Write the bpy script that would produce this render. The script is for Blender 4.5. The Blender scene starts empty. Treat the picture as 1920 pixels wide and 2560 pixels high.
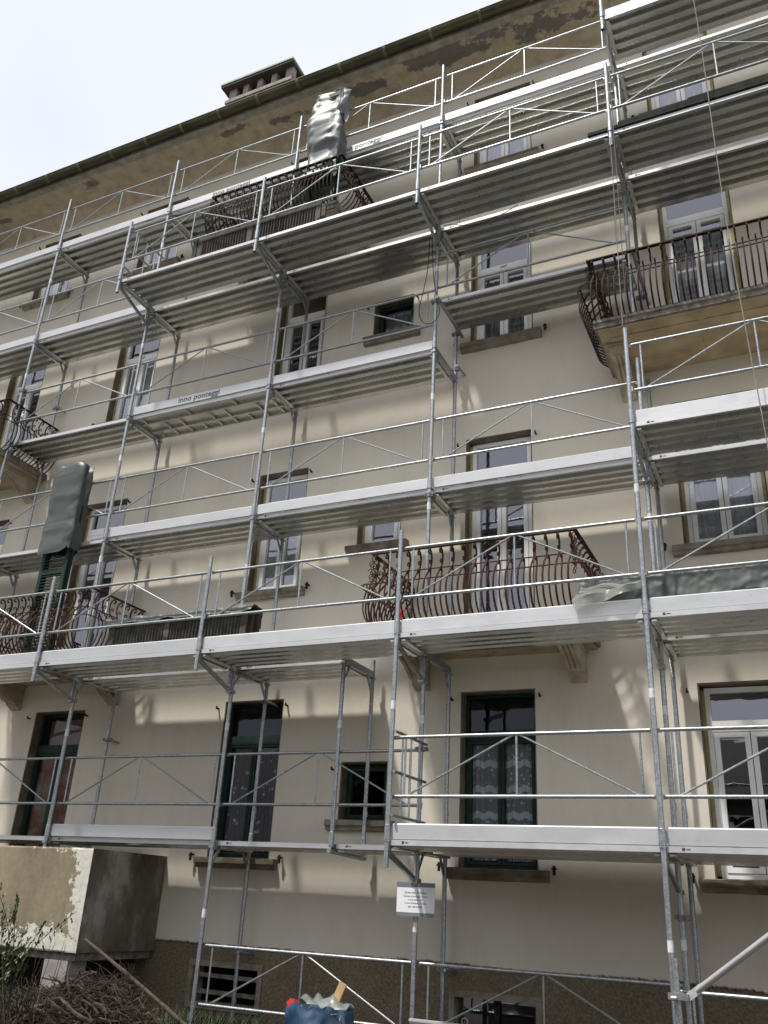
import bpy, math, random
from mathutils import Vector, Matrix, noise

scene = bpy.context.scene
rng = random.Random(7)

# ------------------------------------------------------------------ camera
cam_data = bpy.data.cameras.new("camera")
cam = bpy.data.objects.new("camera", cam_data)
scene.collection.objects.link(cam)
CR = ((0.905231, 0.421838, 0.051084), (-0.130318, 0.390038, -0.911530), (-0.404443, 0.818488, 0.408047))
cam.matrix_world = Matrix((
    (CR[0][0], -CR[1][0], -CR[2][0], 0.0),
    (CR[0][1], -CR[1][1], -CR[2][1], 0.0),
    (CR[0][2], -CR[1][2], -CR[2][2], 1.6),
    (0, 0, 0, 1)))
cam_data.sensor_fit = 'VERTICAL'
cam_data.sensor_height = 36.0
cam_data.lens = 30.784
cam_data.clip_start = 0.05
cam_data.clip_end = 2000
scene.camera = cam

# ------------------------------------------------------------------ sky and sun
SUN = Vector((-0.655, -1.0, 2.54)).normalized()
world = bpy.data.worlds.new("World")
scene.world = world
world.use_nodes = True
nt = world.node_tree
nt.nodes.clear()
out = nt.nodes.new("ShaderNodeOutputWorld")
sky = nt.nodes.new("ShaderNodeTexSky")
sky.sky_type = 'NISHITA'
sky.sun_disc = False
sky.sun_elevation = math.asin(SUN.z)
sky.sun_rotation = math.atan2(SUN.x, SUN.y)
sky.air_density = 1.0
sky.dust_density = 4.0
bg = nt.nodes.new("ShaderNodeBackground")
bg.inputs[1].default_value = 0.10
veil = nt.nodes.new("ShaderNodeBackground")          # thin high cloud over the whole sky
tc = nt.nodes.new("ShaderNodeTexCoord")
cl = nt.nodes.new("ShaderNodeTexNoise")
cl.inputs["Scale"].default_value = 1.6
cl.inputs["Detail"].default_value = 5
cr = nt.nodes.new("ShaderNodeValToRGB")
cr.color_ramp.elements[0].position = 0.3
cr.color_ramp.elements[0].color = (0.75, 0.79, 0.90, 1)
cr.color_ramp.elements[1].position = 0.72
cr.color_ramp.elements[1].color = (0.94, 0.95, 0.98, 1)
nt.links.new(tc.outputs["Generated"], cl.inputs["Vector"])
nt.links.new(cl.outputs["Fac"], cr.inputs["Fac"])
nt.links.new(cr.outputs["Color"], veil.inputs[0])
veil.inputs[1].default_value = 0.90
mixs = nt.nodes.new("ShaderNodeMixShader")
mixs.inputs[0].default_value = 0.88
nt.links.new(sky.outputs[0], bg.inputs[0])
nt.links.new(bg.outputs[0], mixs.inputs[1])
nt.links.new(veil.outputs[0], mixs.inputs[2])
nt.links.new(mixs.outputs[0], out.inputs[0])

sun_data = bpy.data.lights.new("sun", 'SUN')
sun_data.energy = 3.9
sun_data.angle = math.radians(3.2)
sun_data.color = (1.0, 0.965, 0.91)
sun = bpy.data.objects.new("sun", sun_data)
scene.collection.objects.link(sun)
sun.rotation_euler = (-SUN).to_track_quat('-Z', 'Y').to_euler()
sun.location = (-6, -10, 20)

vs = scene.view_settings
vs.view_transform = 'Standard'
vs.look = 'None'
vs.exposure = 0.45
vs.gamma = 1.0
vs.use_curve_mapping = False

# ------------------------------------------------------------------ constants (metres; wall plane, scaffold planes)
YB, YM, YI = 7.920, 8.658, 9.413
YW = 9.555
SC = YW / 9.713      # the facade was measured on a trial plane; SC carries those figures to the real one
def wx(v): return v * SC
def wz(v): return 1.6 + (v - 1.6) * SC
COL = {0: -13.63, 1: -11.147, 2: -8.668, 3: -6.180, 4: -3.690, 5: -1.190, 6: 1.300}
def RING(k): return 2.148 + 2.0 * (k - 1)

# ------------------------------------------------------------------ mesh helpers
class MB:
    def __init__(s): s.v = []; s.f = []
    def add(s, vs_, fs):
        n = len(s.v); s.v += [tuple(p) for p in vs_]; s.f += [tuple(i + n for i in f) for f in fs]; return s
    def box(s, x0, x1, y0, y1, z0, z1):
        v = [(x, y, z) for z in (z0, z1) for y in (y0, y1) for x in (x0, x1)]
        return s.add(v, [(0, 2, 3, 1), (4, 5, 7, 6), (0, 1, 5, 4), (2, 6, 7, 3), (0, 4, 6, 2), (1, 3, 7, 5)])
    def bar(s, p, q, w, h, up=(0, 0, 1)):
        """rectangular bar from p to q, w across, h along up"""
        p = Vector(p); q = Vector(q); d = (q - p).normalized(); u = Vector(up)
        a = d.cross(u)
        if a.length < 1e-5: a = d.cross(Vector((1, 0, 0)))
        a.normalize(); b = a.cross(d)
        a *= w / 2; b *= h / 2
        v = [c + sa * a + sb * b for c in (p, q) for sa, sb in ((-1, -1), (1, -1), (1, 1), (-1, 1))]
        return s.add(v, [(3, 2, 1, 0), (4, 5, 6, 7)] + [(i, (i + 1) % 4, 4 + (i + 1) % 4, 4 + i) for i in range(4)])
    def tube(s, p, q, r, n=8, r2=None):
        return s.poly([p, q], [r, r if r2 is None else r2], n)
    def poly(s, pts, r, n=6, caps=True):
        pts = [Vector(p) for p in pts]
        m = len(pts)
        rr = r if isinstance(r, (list, tuple)) else [r] * m
        base = len(s.v)
        d0 = (pts[1] - pts[0]).normalized()
        a = d0.cross(Vector((0, 0, 1)))
        if a.length < 1e-3: a = d0.cross(Vector((1, 0, 0)))
        a.normalize()
        for i, p in enumerate(pts):
            if i == 0: d = pts[1] - pts[0]
            elif i == m - 1: d = pts[-1] - pts[-2]
            else: d = (pts[i + 1] - pts[i - 1])
            if d.length < 1e-9: d = d0
            d = d.normalized()
            a = a - d * a.dot(d)
            if a.length < 1e-6: a = d.orthogonal()
            a.normalize(); b = d.cross(a)
            for k in range(n):
                t = 2 * math.pi * (k + 0.5) / n
                s.v.append(tuple(p + (a * math.cos(t) + b * math.sin(t)) * rr[i]))
        for i in range(m - 1):
            for k in range(n):
                k2 = (k + 1) % n
                s.f.append((base + i * n + k, base + i * n + k2, base + (i + 1) * n + k2, base + (i + 1) * n + k))
        if caps:
            s.f.append(tuple(base + k for k in range(n - 1, -1, -1)))
            s.f.append(tuple(base + (m - 1) * n + k for k in range(n)))
        return s
    def prism_x(s, prof, x0, x1):
        """profile [(y,z)] closed polygon extruded along X"""
        n = len(prof)
        v = [(x0, y, z) for y, z in prof] + [(x1, y, z) for y, z in prof]
        return s.add(v, [tuple(range(n - 1, -1, -1)), tuple(range(n, 2 * n))] + [(i, (i + 1) % n, n + (i + 1) % n, n + i) for i in range(n)])
    def ring(s, x0, x1, z0, z1, w, y0, y1):
        s.box(x0, x0 + w, y0, y1, z0, z1); s.box(x1 - w, x1, y0, y1, z0, z1)
        s.box(x0 + w, x1 - w, y0, y1, z0, z0 + w); return s.box(x0 + w, x1 - w, y0, y1, z1 - w, z1)
    def mesh(s, name, mat, smooth=False):
        me = bpy.data.meshes.new(name)
        me.from_pydata(s.v, [], s.f); me.update()
        if mat is not None: me.materials.append(mat)
        if smooth:
            me.polygons.foreach_set("use_smooth", [True] * len(me.polygons))
            try: me.set_sharp_from_angle(angle=math.radians(42))
            except Exception: pass
        return me

WL = {}
def put(name, me, parent=None, at=(0, 0, 0)):
    o = bpy.data.objects.new(name, me)
    scene.collection.objects.link(o)
    at = Vector(at)
    if parent is not None:
        o.parent = parent
        o.location = at - WL[parent.name]
    else:
        o.location = at
    WL[o.name] = at
    return o
def build(name, mb, mat, parent=None, smooth=False):
    """mesh given in world coordinates; origin moved to the middle of its base"""
    xs = [p[0] for p in mb.v]; ys = [p[1] for p in mb.v]; zs = [p[2] for p in mb.v]
    at = Vector(((min(xs) + max(xs)) / 2, (min(ys) + max(ys)) / 2, min(zs)))
    mb.v = [(p[0] - at.x, p[1] - at.y, p[2] - at.z) for p in mb.v]
    return put(name, mb.mesh(name, mat, smooth), parent, at)
def tag(o, label=None, cat=None, group=None, kind=None):
    if label: o["label"] = label
    if cat: o["category"] = cat
    if group: o["group"] = group
    if kind: o["kind"] = kind
    return o
def thing(name, label, cat, at, group=None):
    return tag(put(name, None, None, at), label, cat, group)
CACHE = {}
def shared(key, fn):
    if key not in CACHE: CACHE[key] = fn()
    return CACHE[key]
def text_mesh(name, txt, size, mat, align='LEFT'):
    cu = bpy.data.curves.new(name, 'FONT')
    cu.body = txt; cu.size = size; cu.align_x = align; cu.resolution_u = 2; cu.offset = 0.012 * size
    o = bpy.data.objects.new(name, cu); scene.collection.objects.link(o)
    o.rotation_euler = (math.pi / 2, 0, 0)
    bpy.context.view_layer.update()
    dg = bpy.context.evaluated_depsgraph_get()
    me = bpy.data.meshes.new_from_object(o.evaluated_get(dg))
    me.transform(Matrix.Rotation(math.pi / 2, 4, 'X'))
    me.name = name; me.materials.clear(); me.materials.append(mat)
    bpy.data.objects.remove(o); bpy.data.curves.remove(cu)
    return me

# ------------------------------------------------------------------ materials
def nodes_of(name):
    m = bpy.data.materials.new(name); m.use_nodes = True
    t = m.node_tree; b = t.nodes["Principled BSDF"]
    return m, t, b
def N(t, kind, **inp):
    n = t.nodes.new(kind)
    for k, v in inp.items(): n.inputs[k].default_value = v
    return n
def pos_node(t):
    g = t.nodes.new("ShaderNodeNewGeometry"); return g.outputs["Position"]
def noise_node(t, vec, scale, detail=4, rough=0.55, stretch=None):
    if stretch:
        mp = t.nodes.new("ShaderNodeMapping"); mp.inputs["Scale"].default_value = stretch
        t.links.new(vec, mp.inputs["Vector"]); vec = mp.outputs[0]
    n = N(t, "ShaderNodeTexNoise", Scale=scale, Detail=detail, Roughness=rough)
    t.links.new(vec, n.inputs["Vector"]); return n.outputs["Fac"]
def ramp(t, fac, stops):
    r = t.nodes.new("ShaderNodeValToRGB")
    while len(r.color_ramp.elements) < len(stops): r.color_ramp.elements.new(0.5)
    for e, (p, c) in zip(r.color_ramp.elements, stops):
        e.position = p; e.color = (*c, 1) if len(c) == 3 else c
    t.links.new(fac, r.inputs["Fac"]); return r.outputs["Color"]
def mixc(t, fac, a, b, mode='MIX'):
    m = t.nodes.new("ShaderNodeMix"); m.data_type = 'RGBA'; m.blend_type = mode
    for sock, v in ((m.inputs["Factor"], fac), (m.inputs[6], a), (m.inputs[7], b)):
        if isinstance(v, bpy.types.NodeSocket): t.links.new(v, sock)
        else: sock.default_value = (*v, 1) if isinstance(v, tuple) else v
    return m.outputs[2]
def math_node(t, op, a, b=0.0):
    m = t.nodes.new("ShaderNodeMath"); m.operation = op
    for i, v in enumerate((a, b)):
        if isinstance(v, bpy.types.NodeSocket): t.links.new(v, m.inputs[i])
        else: m.inputs[i].default_value = v
    return m.outputs[0]
def bump(t, b, height, strength=0.3, dist=0.01):
    n = N(t, "ShaderNodeBump", Strength=strength, Distance=dist)
    t.links.new(height, n.inputs["Height"]); t.links.new(n.outputs[0], b.inputs["Normal"])

def mottled(name, c1, c2, scale=6, rough=0.7, metal=0.0, bscale=None, bstr=0.2, bdist=0.004, detail=5, lo=0.35, hi=0.65, stretch=None, spec=None):
    m, t, b = nodes_of(name); p = pos_node(t)
    f = noise_node(t, p, scale, detail, 0.6, stretch)
    t.links.new(ramp(t, f, [(lo, c1), (hi, c2)]), b.inputs["Base Color"])
    b.inputs["Roughness"].default_value = rough; b.inputs["Metallic"].default_value = metal
    if spec is not None: b.inputs["Specular IOR Level"].default_value = spec
    if bscale: bump(t, b, noise_node(t, p, bscale, 4), bstr, bdist)
    return m

def make_plaster():
    m, t, b = nodes_of("plaster"); p = pos_node(t)
    big = noise_node(t, p, 0.55, 5, 0.6)
    col = ramp(t, big, [(0.30, (0.55, 0.50, 0.41)), (0.52, (0.615, 0.564, 0.468)), (0.72, (0.65, 0.60, 0.508))])
    streak = noise_node(t, p, 2.2, 5, 0.65, (1.0, 1.0, 0.18))
    col = mixc(t, math_node(t, 'MULTIPLY', ramp(t, streak, [(0.52, (0, 0, 0)), (0.74, (1, 1, 1))]), 0.40), col, (0.42, 0.38, 0.31))
    trowel = noise_node(t, p, 2.4, 7, 0.72)
    col = mixc(t, math_node(t, 'MULTIPLY', ramp(t, trowel, [(0.40, (0, 0, 0)), (0.46, (0.6, 0.6, 0.6)), (0.62, (1, 1, 1))]), 0.16), col, (0.67, 0.635, 0.56))
    grime = noise_node(t, p, 1.1, 6, 0.7, (1.0, 1.0, 0.5))
    col = mixc(t, math_node(t, 'MULTIPLY', ramp(t, grime, [(0.55, (0, 0, 0)), (0.70, (1, 1, 1))]), 0.28), col, (0.43, 0.39, 0.32))
    fine = noise_node(t, p, 60, 3, 0.6)
    col = mixc(t, 0.14, col, ramp(t, fine, [(0.3, (0.42, 0.385, 0.325)), (0.7, (0.68, 0.635, 0.55))]))
    t.links.new(col, b.inputs["Base Color"]); b.inputs["Roughness"].default_value = 0.92
    b.inputs["Specular IOR Level"].default_value = 0.15
    h = mixc(t, 0.35, noise_node(t, p, 110, 3, 0.7), noise_node(t, p, 7, 4, 0.5))
    bump(t, b, h, 0.35, 0.006)
    return m
def make_plinth():
    m, t, b = nodes_of("roughcast"); p = pos_node(t)
    f = noise_node(t, p, 3.0, 6, 0.65)
    col = ramp(t, f, [(0.3, (0.10, 0.078, 0.05)), (0.55, (0.155, 0.122, 0.078)), (0.75, (0.21, 0.168, 0.11))])
    spots = noise_node(t, p, 9, 6, 0.7, (1, 1, 0.45))
    col = mixc(t, ramp(t, spots, [(0.69, (0, 0, 0)), (0.73, (1, 1, 1))]), col, (0.33, 0.31, 0.27))
    t.links.new(col, b.inputs["Base Color"]); b.inputs["Roughness"].default_value = 0.95
    v = N(t, "ShaderNodeTexVoronoi", Scale=38.0); t.links.new(p, v.inputs["Vector"])
    col2 = mixc(t, 0.55, col, ramp(t, noise_node(t, p, 34, 5, 0.75), [(0.36, (0.045, 0.035, 0.022)), (0.52, (0.17, 0.135, 0.085)), (0.68, (0.30, 0.25, 0.17))])); t.links.new(col2, b.inputs["Base Color"])
    h = mixc(t, 0.6, v.outputs["Distance"], noise_node(t, p, 45, 4, 0.6))
    bump(t, b, h, 0.8, 0.018)
    return m
def make_soffit():
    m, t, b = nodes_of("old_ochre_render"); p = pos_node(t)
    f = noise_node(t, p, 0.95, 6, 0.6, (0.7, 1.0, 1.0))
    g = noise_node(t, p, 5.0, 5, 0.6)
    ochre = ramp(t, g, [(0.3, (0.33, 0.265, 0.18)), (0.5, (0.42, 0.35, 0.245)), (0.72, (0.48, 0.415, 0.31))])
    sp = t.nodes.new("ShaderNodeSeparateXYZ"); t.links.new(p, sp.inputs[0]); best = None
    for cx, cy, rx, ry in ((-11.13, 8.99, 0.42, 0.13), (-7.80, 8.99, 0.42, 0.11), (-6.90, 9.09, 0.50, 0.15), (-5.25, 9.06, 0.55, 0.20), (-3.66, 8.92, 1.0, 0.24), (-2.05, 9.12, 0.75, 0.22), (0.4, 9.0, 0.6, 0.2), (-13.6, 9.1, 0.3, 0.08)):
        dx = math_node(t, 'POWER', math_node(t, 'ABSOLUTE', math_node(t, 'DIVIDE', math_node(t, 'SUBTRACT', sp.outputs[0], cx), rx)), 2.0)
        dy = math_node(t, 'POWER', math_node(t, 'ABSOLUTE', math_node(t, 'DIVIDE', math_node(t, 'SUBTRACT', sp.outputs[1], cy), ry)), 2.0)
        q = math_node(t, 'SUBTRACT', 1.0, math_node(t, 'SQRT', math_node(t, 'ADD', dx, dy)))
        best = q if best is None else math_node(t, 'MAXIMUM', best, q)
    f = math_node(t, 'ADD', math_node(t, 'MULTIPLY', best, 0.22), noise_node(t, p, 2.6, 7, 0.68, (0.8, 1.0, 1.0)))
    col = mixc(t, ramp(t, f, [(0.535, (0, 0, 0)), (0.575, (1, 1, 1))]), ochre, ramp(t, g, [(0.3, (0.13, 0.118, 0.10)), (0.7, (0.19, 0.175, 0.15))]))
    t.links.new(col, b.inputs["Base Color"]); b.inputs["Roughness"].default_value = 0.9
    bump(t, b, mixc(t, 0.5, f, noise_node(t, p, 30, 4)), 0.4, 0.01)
    return m
def make_galv():
    m, t, b = nodes_of("galvanised_steel"); p = pos_node(t)
    v = N(t, "ShaderNodeTexVoronoi", Scale=85.0); t.links.new(p, v.inputs["Vector"])
    f = mixc(t, 0.5, v.outputs["Color"], noise_node(t, p, 14, 5, 0.65))
    bw = t.nodes.new("ShaderNodeRGBToBW"); t.links.new(f, bw.inputs[0])
    col = ramp(t, bw.outputs[0], [(0.25, (0.22, 0.24, 0.25)), (0.5, (0.33, 0.35, 0.36)), (0.75, (0.46, 0.475, 0.485))])
    t.links.new(col, b.inputs["Base Color"]); b.inputs["Metallic"].default_value = 0.75
    rg = ramp(t, noise_node(t, p, 30, 4), [(0.3, (0.32,) * 3), (0.7, (0.50,) * 3)]); t.links.new(rg, b.inputs["Roughness"])
    return m
def make_alu(name, c1, c2, metal, r1, r2):
    m, t, b = nodes_of(name); p = pos_node(t)
    f = noise_node(t, p, 3.5, 6, 0.65, (0.5, 1.4, 1.4))
    oi = t.nodes.new("ShaderNodeObjectInfo"); va = t.nodes.new("ShaderNodeVectorMath"); va.operation = 'ADD'
    sc_ = t.nodes.new("ShaderNodeVectorMath"); sc_.operation = 'SCALE'; sc_.inputs[0].default_value = (37, 11, 53); t.links.new(oi.outputs["Random"], sc_.inputs["Scale"])
    t.links.new(p, va.inputs[0]); t.links.new(sc_.outputs[0], va.inputs[1])
    d = noise_node(t, va.outputs[0], 28, 5, 0.75, (0.35, 1, 1.2))
    col = ramp(t, f, [(0.3, c1), (0.7, c2)])
    col = mixc(t, math_node(t, 'MULTIPLY', oi.outputs["Random"], 0.30), col, tuple(0.62 * x for x in c1))
    spl = noise_node(t, va.outputs[0], 17, 6, 0.8)
    col = mixc(t, ramp(t, spl, [(0.68, (0, 0, 0)), (0.70, (0.8, 0.8, 0.8))]), col, (0.46, 0.44, 0.40))
    col = mixc(t, math_node(t, 'MULTIPLY', ramp(t, d, [(0.62, (0, 0, 0)), (0.74, (1, 1, 1))]), 0.55), col, tuple(0.55 * x for x in c1))
    t.links.new(col, b.inputs["Base Color"]); b.inputs["Metallic"].default_value = metal
    t.links.new(ramp(t, noise_node(t, p, 9, 5), [(0.3, (r1,) * 3), (0.7, (r2,) * 3)]), b.inputs["Roughness"])
    bump(t, b, noise_node(t, p, 5, 2, 0.5, (0.25, 1, 1)), 0.12, 0.003)
    return m
def make_rust(name, dark, red, thr):
    m, t, b = nodes_of(name); p = pos_node(t)
    f = noise_node(t, p, 6, 6, 0.65); g = noise_node(t, p, 45, 3)
    col = ramp(t, f, [(thr - 0.1, dark), (thr + 0.1, red)])
    col = mixc(t, 0.3, col, ramp(t, g, [(0.4, (0.012, 0.008, 0.007)), (0.7, (0.12, 0.05, 0.03))]))
    t.links.new(col, b.inputs["Base Color"]); b.inputs["Roughness"].default_value = 0.8; b.inputs["Specular IOR Level"].default_value = 0.25
    bump(t, b, g, 0.3, 0.003)
    return m
def make_glass(nm, ior):
    m, t, b = nodes_of(nm); t.nodes.remove(b)
    o = t.nodes["Material Output"]
    tr = N(t, "ShaderNodeBsdfTransparent", Color=(0.78, 0.80, 0.81, 1))
    gl = N(t, "ShaderNodeBsdfGlossy", Color=(0.92, 0.92, 1.0, 1), Roughness=0.015)
    fr = N(t, "ShaderNodeFresnel", IOR=ior)
    p = pos_node(t)
    bp = N(t, "ShaderNodeBump", Strength=0.08, Distance=0.02); t.links.new(noise_node(t, p, 3.0, 2), bp.inputs["Height"])
    t.links.new(bp.outputs[0], gl.inputs["Normal"])
    mx = t.nodes.new("ShaderNodeMixShader")
    gq = t.nodes.new("ShaderNodeNewGeometry")
    t.links.new(math_node(t, 'MULTIPLY', fr.outputs[0], math_node(t, 'SUBTRACT', 1.0, gq.outputs["Backfacing"])), mx.inputs[0]); t.links.new(tr.outputs[0], mx.inputs[1]); t.links.new(gl.outputs[0], mx.inputs[2])
    t.links.new(mx.outputs[0], o.inputs[0])
    return m
def make_concrete():
    """terrace parapet: tan weathered render with pale repair mortar along its edges"""
    m, t, b = nodes_of("weathered_terrace_render"); p = pos_node(t)
    f = noise_node(t, p, 1.6, 6, 0.6, (1, 1, 0.45)); g = noise_node(t, p, 14, 6, 0.7)
    tan = ramp(t, f, [(0.3, (0.125, 0.102, 0.064)), (0.55, (0.225, 0.188, 0.118)), (0.75, (0.29, 0.25, 0.17))])
    tan = mixc(t, 0.25, tan, ramp(t, g, [(0.3, (0.12, 0.09, 0.055)), (0.7, (0.36, 0.30, 0.21))]))
    sp = t.nodes.new("ShaderNodeSeparateXYZ"); t.links.new(p, sp.inputs[0])
    ex = math_node(t, 'SUBTRACT', -7.49, sp.outputs[0])           # distance from the right-hand corner
    ez = math_node(t, 'SUBTRACT', sp.outputs[2], 0.94)
    w = math_node(t, 'SUBTRACT', math_node(t, 'MULTIPLY', mixc(t, 0.5, g, noise_node(t, p, 4.5, 5, 0.7)), 1.15), 0.34)
    wx = math_node(t, 'LESS_THAN', ex, math_node(t, 'SUBTRACT', math_node(t, 'ADD', w, math_node(t, 'MULTIPLY', math_node(t, 'SUBTRACT', sp.outputs[2], 0.9), 0.10)), 0.10))
    wz = math_node(t, 'LESS_THAN', ez, math_node(t, 'SUBTRACT', w, 0.04))
    ny = t.nodes.new("ShaderNodeNewGeometry"); sn = t.nodes.new("ShaderNodeSeparateXYZ"); t.links.new(ny.outputs["Normal"], sn.inputs[0])
    front = math_node(t, 'LESS_THAN', sn.outputs[1], -0.5)
    et = math_node(t, 'SUBTRACT', 2.01, sp.outputs[2])
    wt = math_node(t, 'LESS_THAN', et, math_node(t, 'SUBTRACT', math_node(t, 'MULTIPLY', g, 0.34), math_node(t, 'ADD', 0.12, math_node(t, 'MULTIPLY', ex, 0.08))))
    pale = math_node(t, 'MULTIPLY', math_node(t, 'MAXIMUM', wt, math_node(t, 'MAXIMUM', wx, wz)), front)
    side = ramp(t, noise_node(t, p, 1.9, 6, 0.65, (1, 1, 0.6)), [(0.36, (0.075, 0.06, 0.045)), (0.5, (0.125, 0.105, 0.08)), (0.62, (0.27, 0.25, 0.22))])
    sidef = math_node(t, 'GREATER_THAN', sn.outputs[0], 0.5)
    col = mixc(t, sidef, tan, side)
    col = mixc(t, pale, col, ramp(t, g, [(0.3, (0.42, 0.40, 0.35)), (0.7, (0.62, 0.60, 0.54))]))
    t.links.new(col, b.inputs["Base Color"]); b.inputs["Roughness"].default_value = 0.93
    bump(t, b, mixc(t, 0.5, g, noise_node(t, p, 70, 3)), 0.45, 0.008)
    return m
def make_tarp(name, c1, c2, rough):
    m, t, b = nodes_of(name); p = pos_node(t)
    t.links.new(ramp(t, noise_node(t, p, 5, 5, 0.6), [(0.3, c1), (0.7, c2)]), b.inputs["Base Color"])
    b.inputs["Roughness"].default_value = rough; b.inputs["Specular IOR Level"].default_value = 0.6
    v = N(t, "ShaderNodeTexVoronoi", Scale=11.0); v.feature = 'DISTANCE_TO_EDGE'; t.links.new(p, v.inputs["Vector"])
    h = mixc(t, 0.5, noise_node(t, p, 9, 4, 0.6), v.outputs["Distance"])
    bump(t, b, h, 0.06, 0.006)
    return m
def see_through(m):
    t = m.node_tree; b = t.nodes["Principled BSDF"]; o = t.nodes["Material Output"]
    tr = N(t, "ShaderNodeBsdfTransparent", Color=(0.9, 0.9, 0.86, 1)); mx = t.nodes.new("ShaderNodeMixShader"); mx.inputs[0].default_value = 0.62
    t.links.new(tr.outputs[0], mx.inputs[1]); t.links.new(b.outputs[0], mx.inputs[2]); t.links.new(mx.outputs[0], o.inputs[0])
    return m
def make_curtain(name, col, motif, mcol, pat):
    """thin printed curtain: pale motif repeated over a sheer cloth"""
    m, t, b = nodes_of(name); p = pos_node(t)
    if pat == 'lace':
        sp = t.nodes.new("ShaderNodeSeparateXYZ"); t.links.new(p, sp.inputs[0])
        zz = math_node(t, 'FRACT', math_node(t, 'MULTIPLY', sp.outputs[2], 3.6))
        wave = math_node(t, 'MULTIPLY', math_node(t, 'SINE', math_node(t, 'MULTIPLY', sp.outputs[0], 46.0)), 0.05)
        band = math_node(t, 'LESS_THAN', math_node(t, 'ABSOLUTE', math_node(t, 'SUBTRACT', math_node(t, 'ADD', zz, wave), 0.2)), 0.13)
        v = N(t, "ShaderNodeTexVoronoi", Scale=15.0); t.links.new(p, v.inputs["Vector"])
        f = math_node(t, 'MAXIMUM', band, math_node(t, 'LESS_THAN', v.outputs["Distance"], 0.24))
        f = math_node(t, 'MULTIPLY', f, math_node(t, 'ADD', 0.35, noise_node(t, p, 60, 2)))
    elif pat == 'flower':
        v = N(t, "ShaderNodeTexVoronoi", Scale=9.0); t.links.new(p, v.inputs["Vector"])
        f = math_node(t, 'LESS_THAN', v.outputs["Distance"], 0.20)
        f = math_node(t, 'MULTIPLY', f, math_node(t, 'GREATER_THAN', v.outputs["Distance"], 0.07))
    else:
        f = ramp(t, noise_node(t, p, 4, 4), [(0.45, (0, 0, 0)), (0.65, (1, 1, 1))])
    t.links.new(mixc(t, f, col, mcol), b.inputs["Base Color"])
    b.inputs["Roughness"].default_value = 0.9
    return m
def make_ground():
    m, t, b = nodes_of("grey_gravel"); p = pos_node(t)
    f = noise_node(t, p, 1.2, 8, 0.7); g = noise_node(t, p, 24, 5, 0.7)
    col = ramp(t, f, [(0.35, (0.085, 0.08, 0.07)), (0.52, (0.12, 0.112, 0.098)), (0.68, (0.085, 0.092, 0.06))])
    col = mixc(t, 0.35, col, ramp(t, g, [(0.3, (0.045, 0.042, 0.036)), (0.7, (0.17, 0.16, 0.14))]))
    t.links.new(col, b.inputs["Base Color"]); b.inputs["Roughness"].default_value = 0.97
    bump(t, b, g, 0.8, 0.03)
    return m

M = {}
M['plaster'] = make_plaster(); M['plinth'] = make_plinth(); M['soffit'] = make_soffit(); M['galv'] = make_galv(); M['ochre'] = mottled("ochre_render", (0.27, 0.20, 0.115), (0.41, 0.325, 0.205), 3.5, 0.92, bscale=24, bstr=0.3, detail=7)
M['alu'] = make_alu("aluminium_deck", (0.50, 0.50, 0.48), (0.66, 0.66, 0.635), 0.90, 0.24, 0.38)
M['alu_edge'] = make_alu("aluminium_extrusion", (0.50, 0.505, 0.505), (0.63, 0.63, 0.63), 0.40, 0.35, 0.5)
M['toe'] = make_alu("aluminium_toe_board", (0.46, 0.47, 0.48), (0.57, 0.575, 0.58), 0.30, 0.40, 0.58)
M['rust'] = make_rust("rusted_iron", (0.026, 0.013, 0.010), (0.070, 0.027, 0.017), 0.45)
M['iron'] = make_rust("dark_iron", (0.016, 0.012, 0.011), (0.06, 0.028, 0.019), 0.56)
M['hook'] = make_rust("black_iron", (0.02, 0.016, 0.013), (0.07, 0.04, 0.03), 0.6)
M['glass'] = make_glass("window_glass", 2.6); M['glass_old'] = make_glass("old_window_glass", 1.45); M['terrace'] = make_concrete(); M['ground'] = make_ground()
M['tarp'] = make_tarp("silver_green_tarpaulin", (0.036, 0.045, 0.040), (0.054, 0.064, 0.058), 0.5)
M['tarp_silver'] = make_tarp("silver_tarpaulin", (0.075, 0.084, 0.08), (0.105, 0.115, 0.11), 0.5)
M['clear'] = see_through(make_tarp("translucent_sheet", (0.20, 0.21, 0.19), (0.30, 0.31, 0.28), 0.35))
M['bag'] = make_tarp("blue_bag", (0.022, 0.058, 0.115), (0.04, 0.085, 0.155), 0.42)
M['stone'] = mottled("sill_stone", (0.14, 0.115, 0.085), (0.27, 0.235, 0.18), 7, 0.9, bscale=30, bstr=0.5, bdist=0.01)
M['slab'] = mottled("weathered_slab_edge", (0.085, 0.07, 0.055), (0.26, 0.23, 0.19), 9, 0.95, bscale=40, bstr=0.6, bdist=0.01)
M['console'] = mottled("sandstone_bracket", (0.27, 0.215, 0.15), (0.43, 0.37, 0.28), 5, 0.9, bscale=26, bstr=0.5, bdist=0.012)
M['edgecon'] = mottled("bare_concrete", (0.22, 0.20, 0.165), (0.36, 0.335, 0.285), 5, 0.92, bscale=30, bstr=0.4)
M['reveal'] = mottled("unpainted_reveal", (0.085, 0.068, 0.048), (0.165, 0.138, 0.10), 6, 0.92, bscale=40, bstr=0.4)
M['foam'] = mottled("yellow_foam", (0.34, 0.265, 0.10), (0.47, 0.39, 0.20), 14, 0.9, bscale=60, bstr=0.6)
M['pvc'] = mottled("white_frame", (0.68, 0.68, 0.66), (0.78, 0.78, 0.76), 3, 0.35)
M['green'] = mottled("old_green_paint", (0.006, 0.020, 0.013), (0.014, 0.036, 0.025), 7, 0.6, spec=0.25, bscale=40, bstr=0.3)
M['olive'] = mottled("faded_olive_paint", (0.10, 0.085, 0.03), (0.17, 0.145, 0.06), 9, 0.6)
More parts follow.
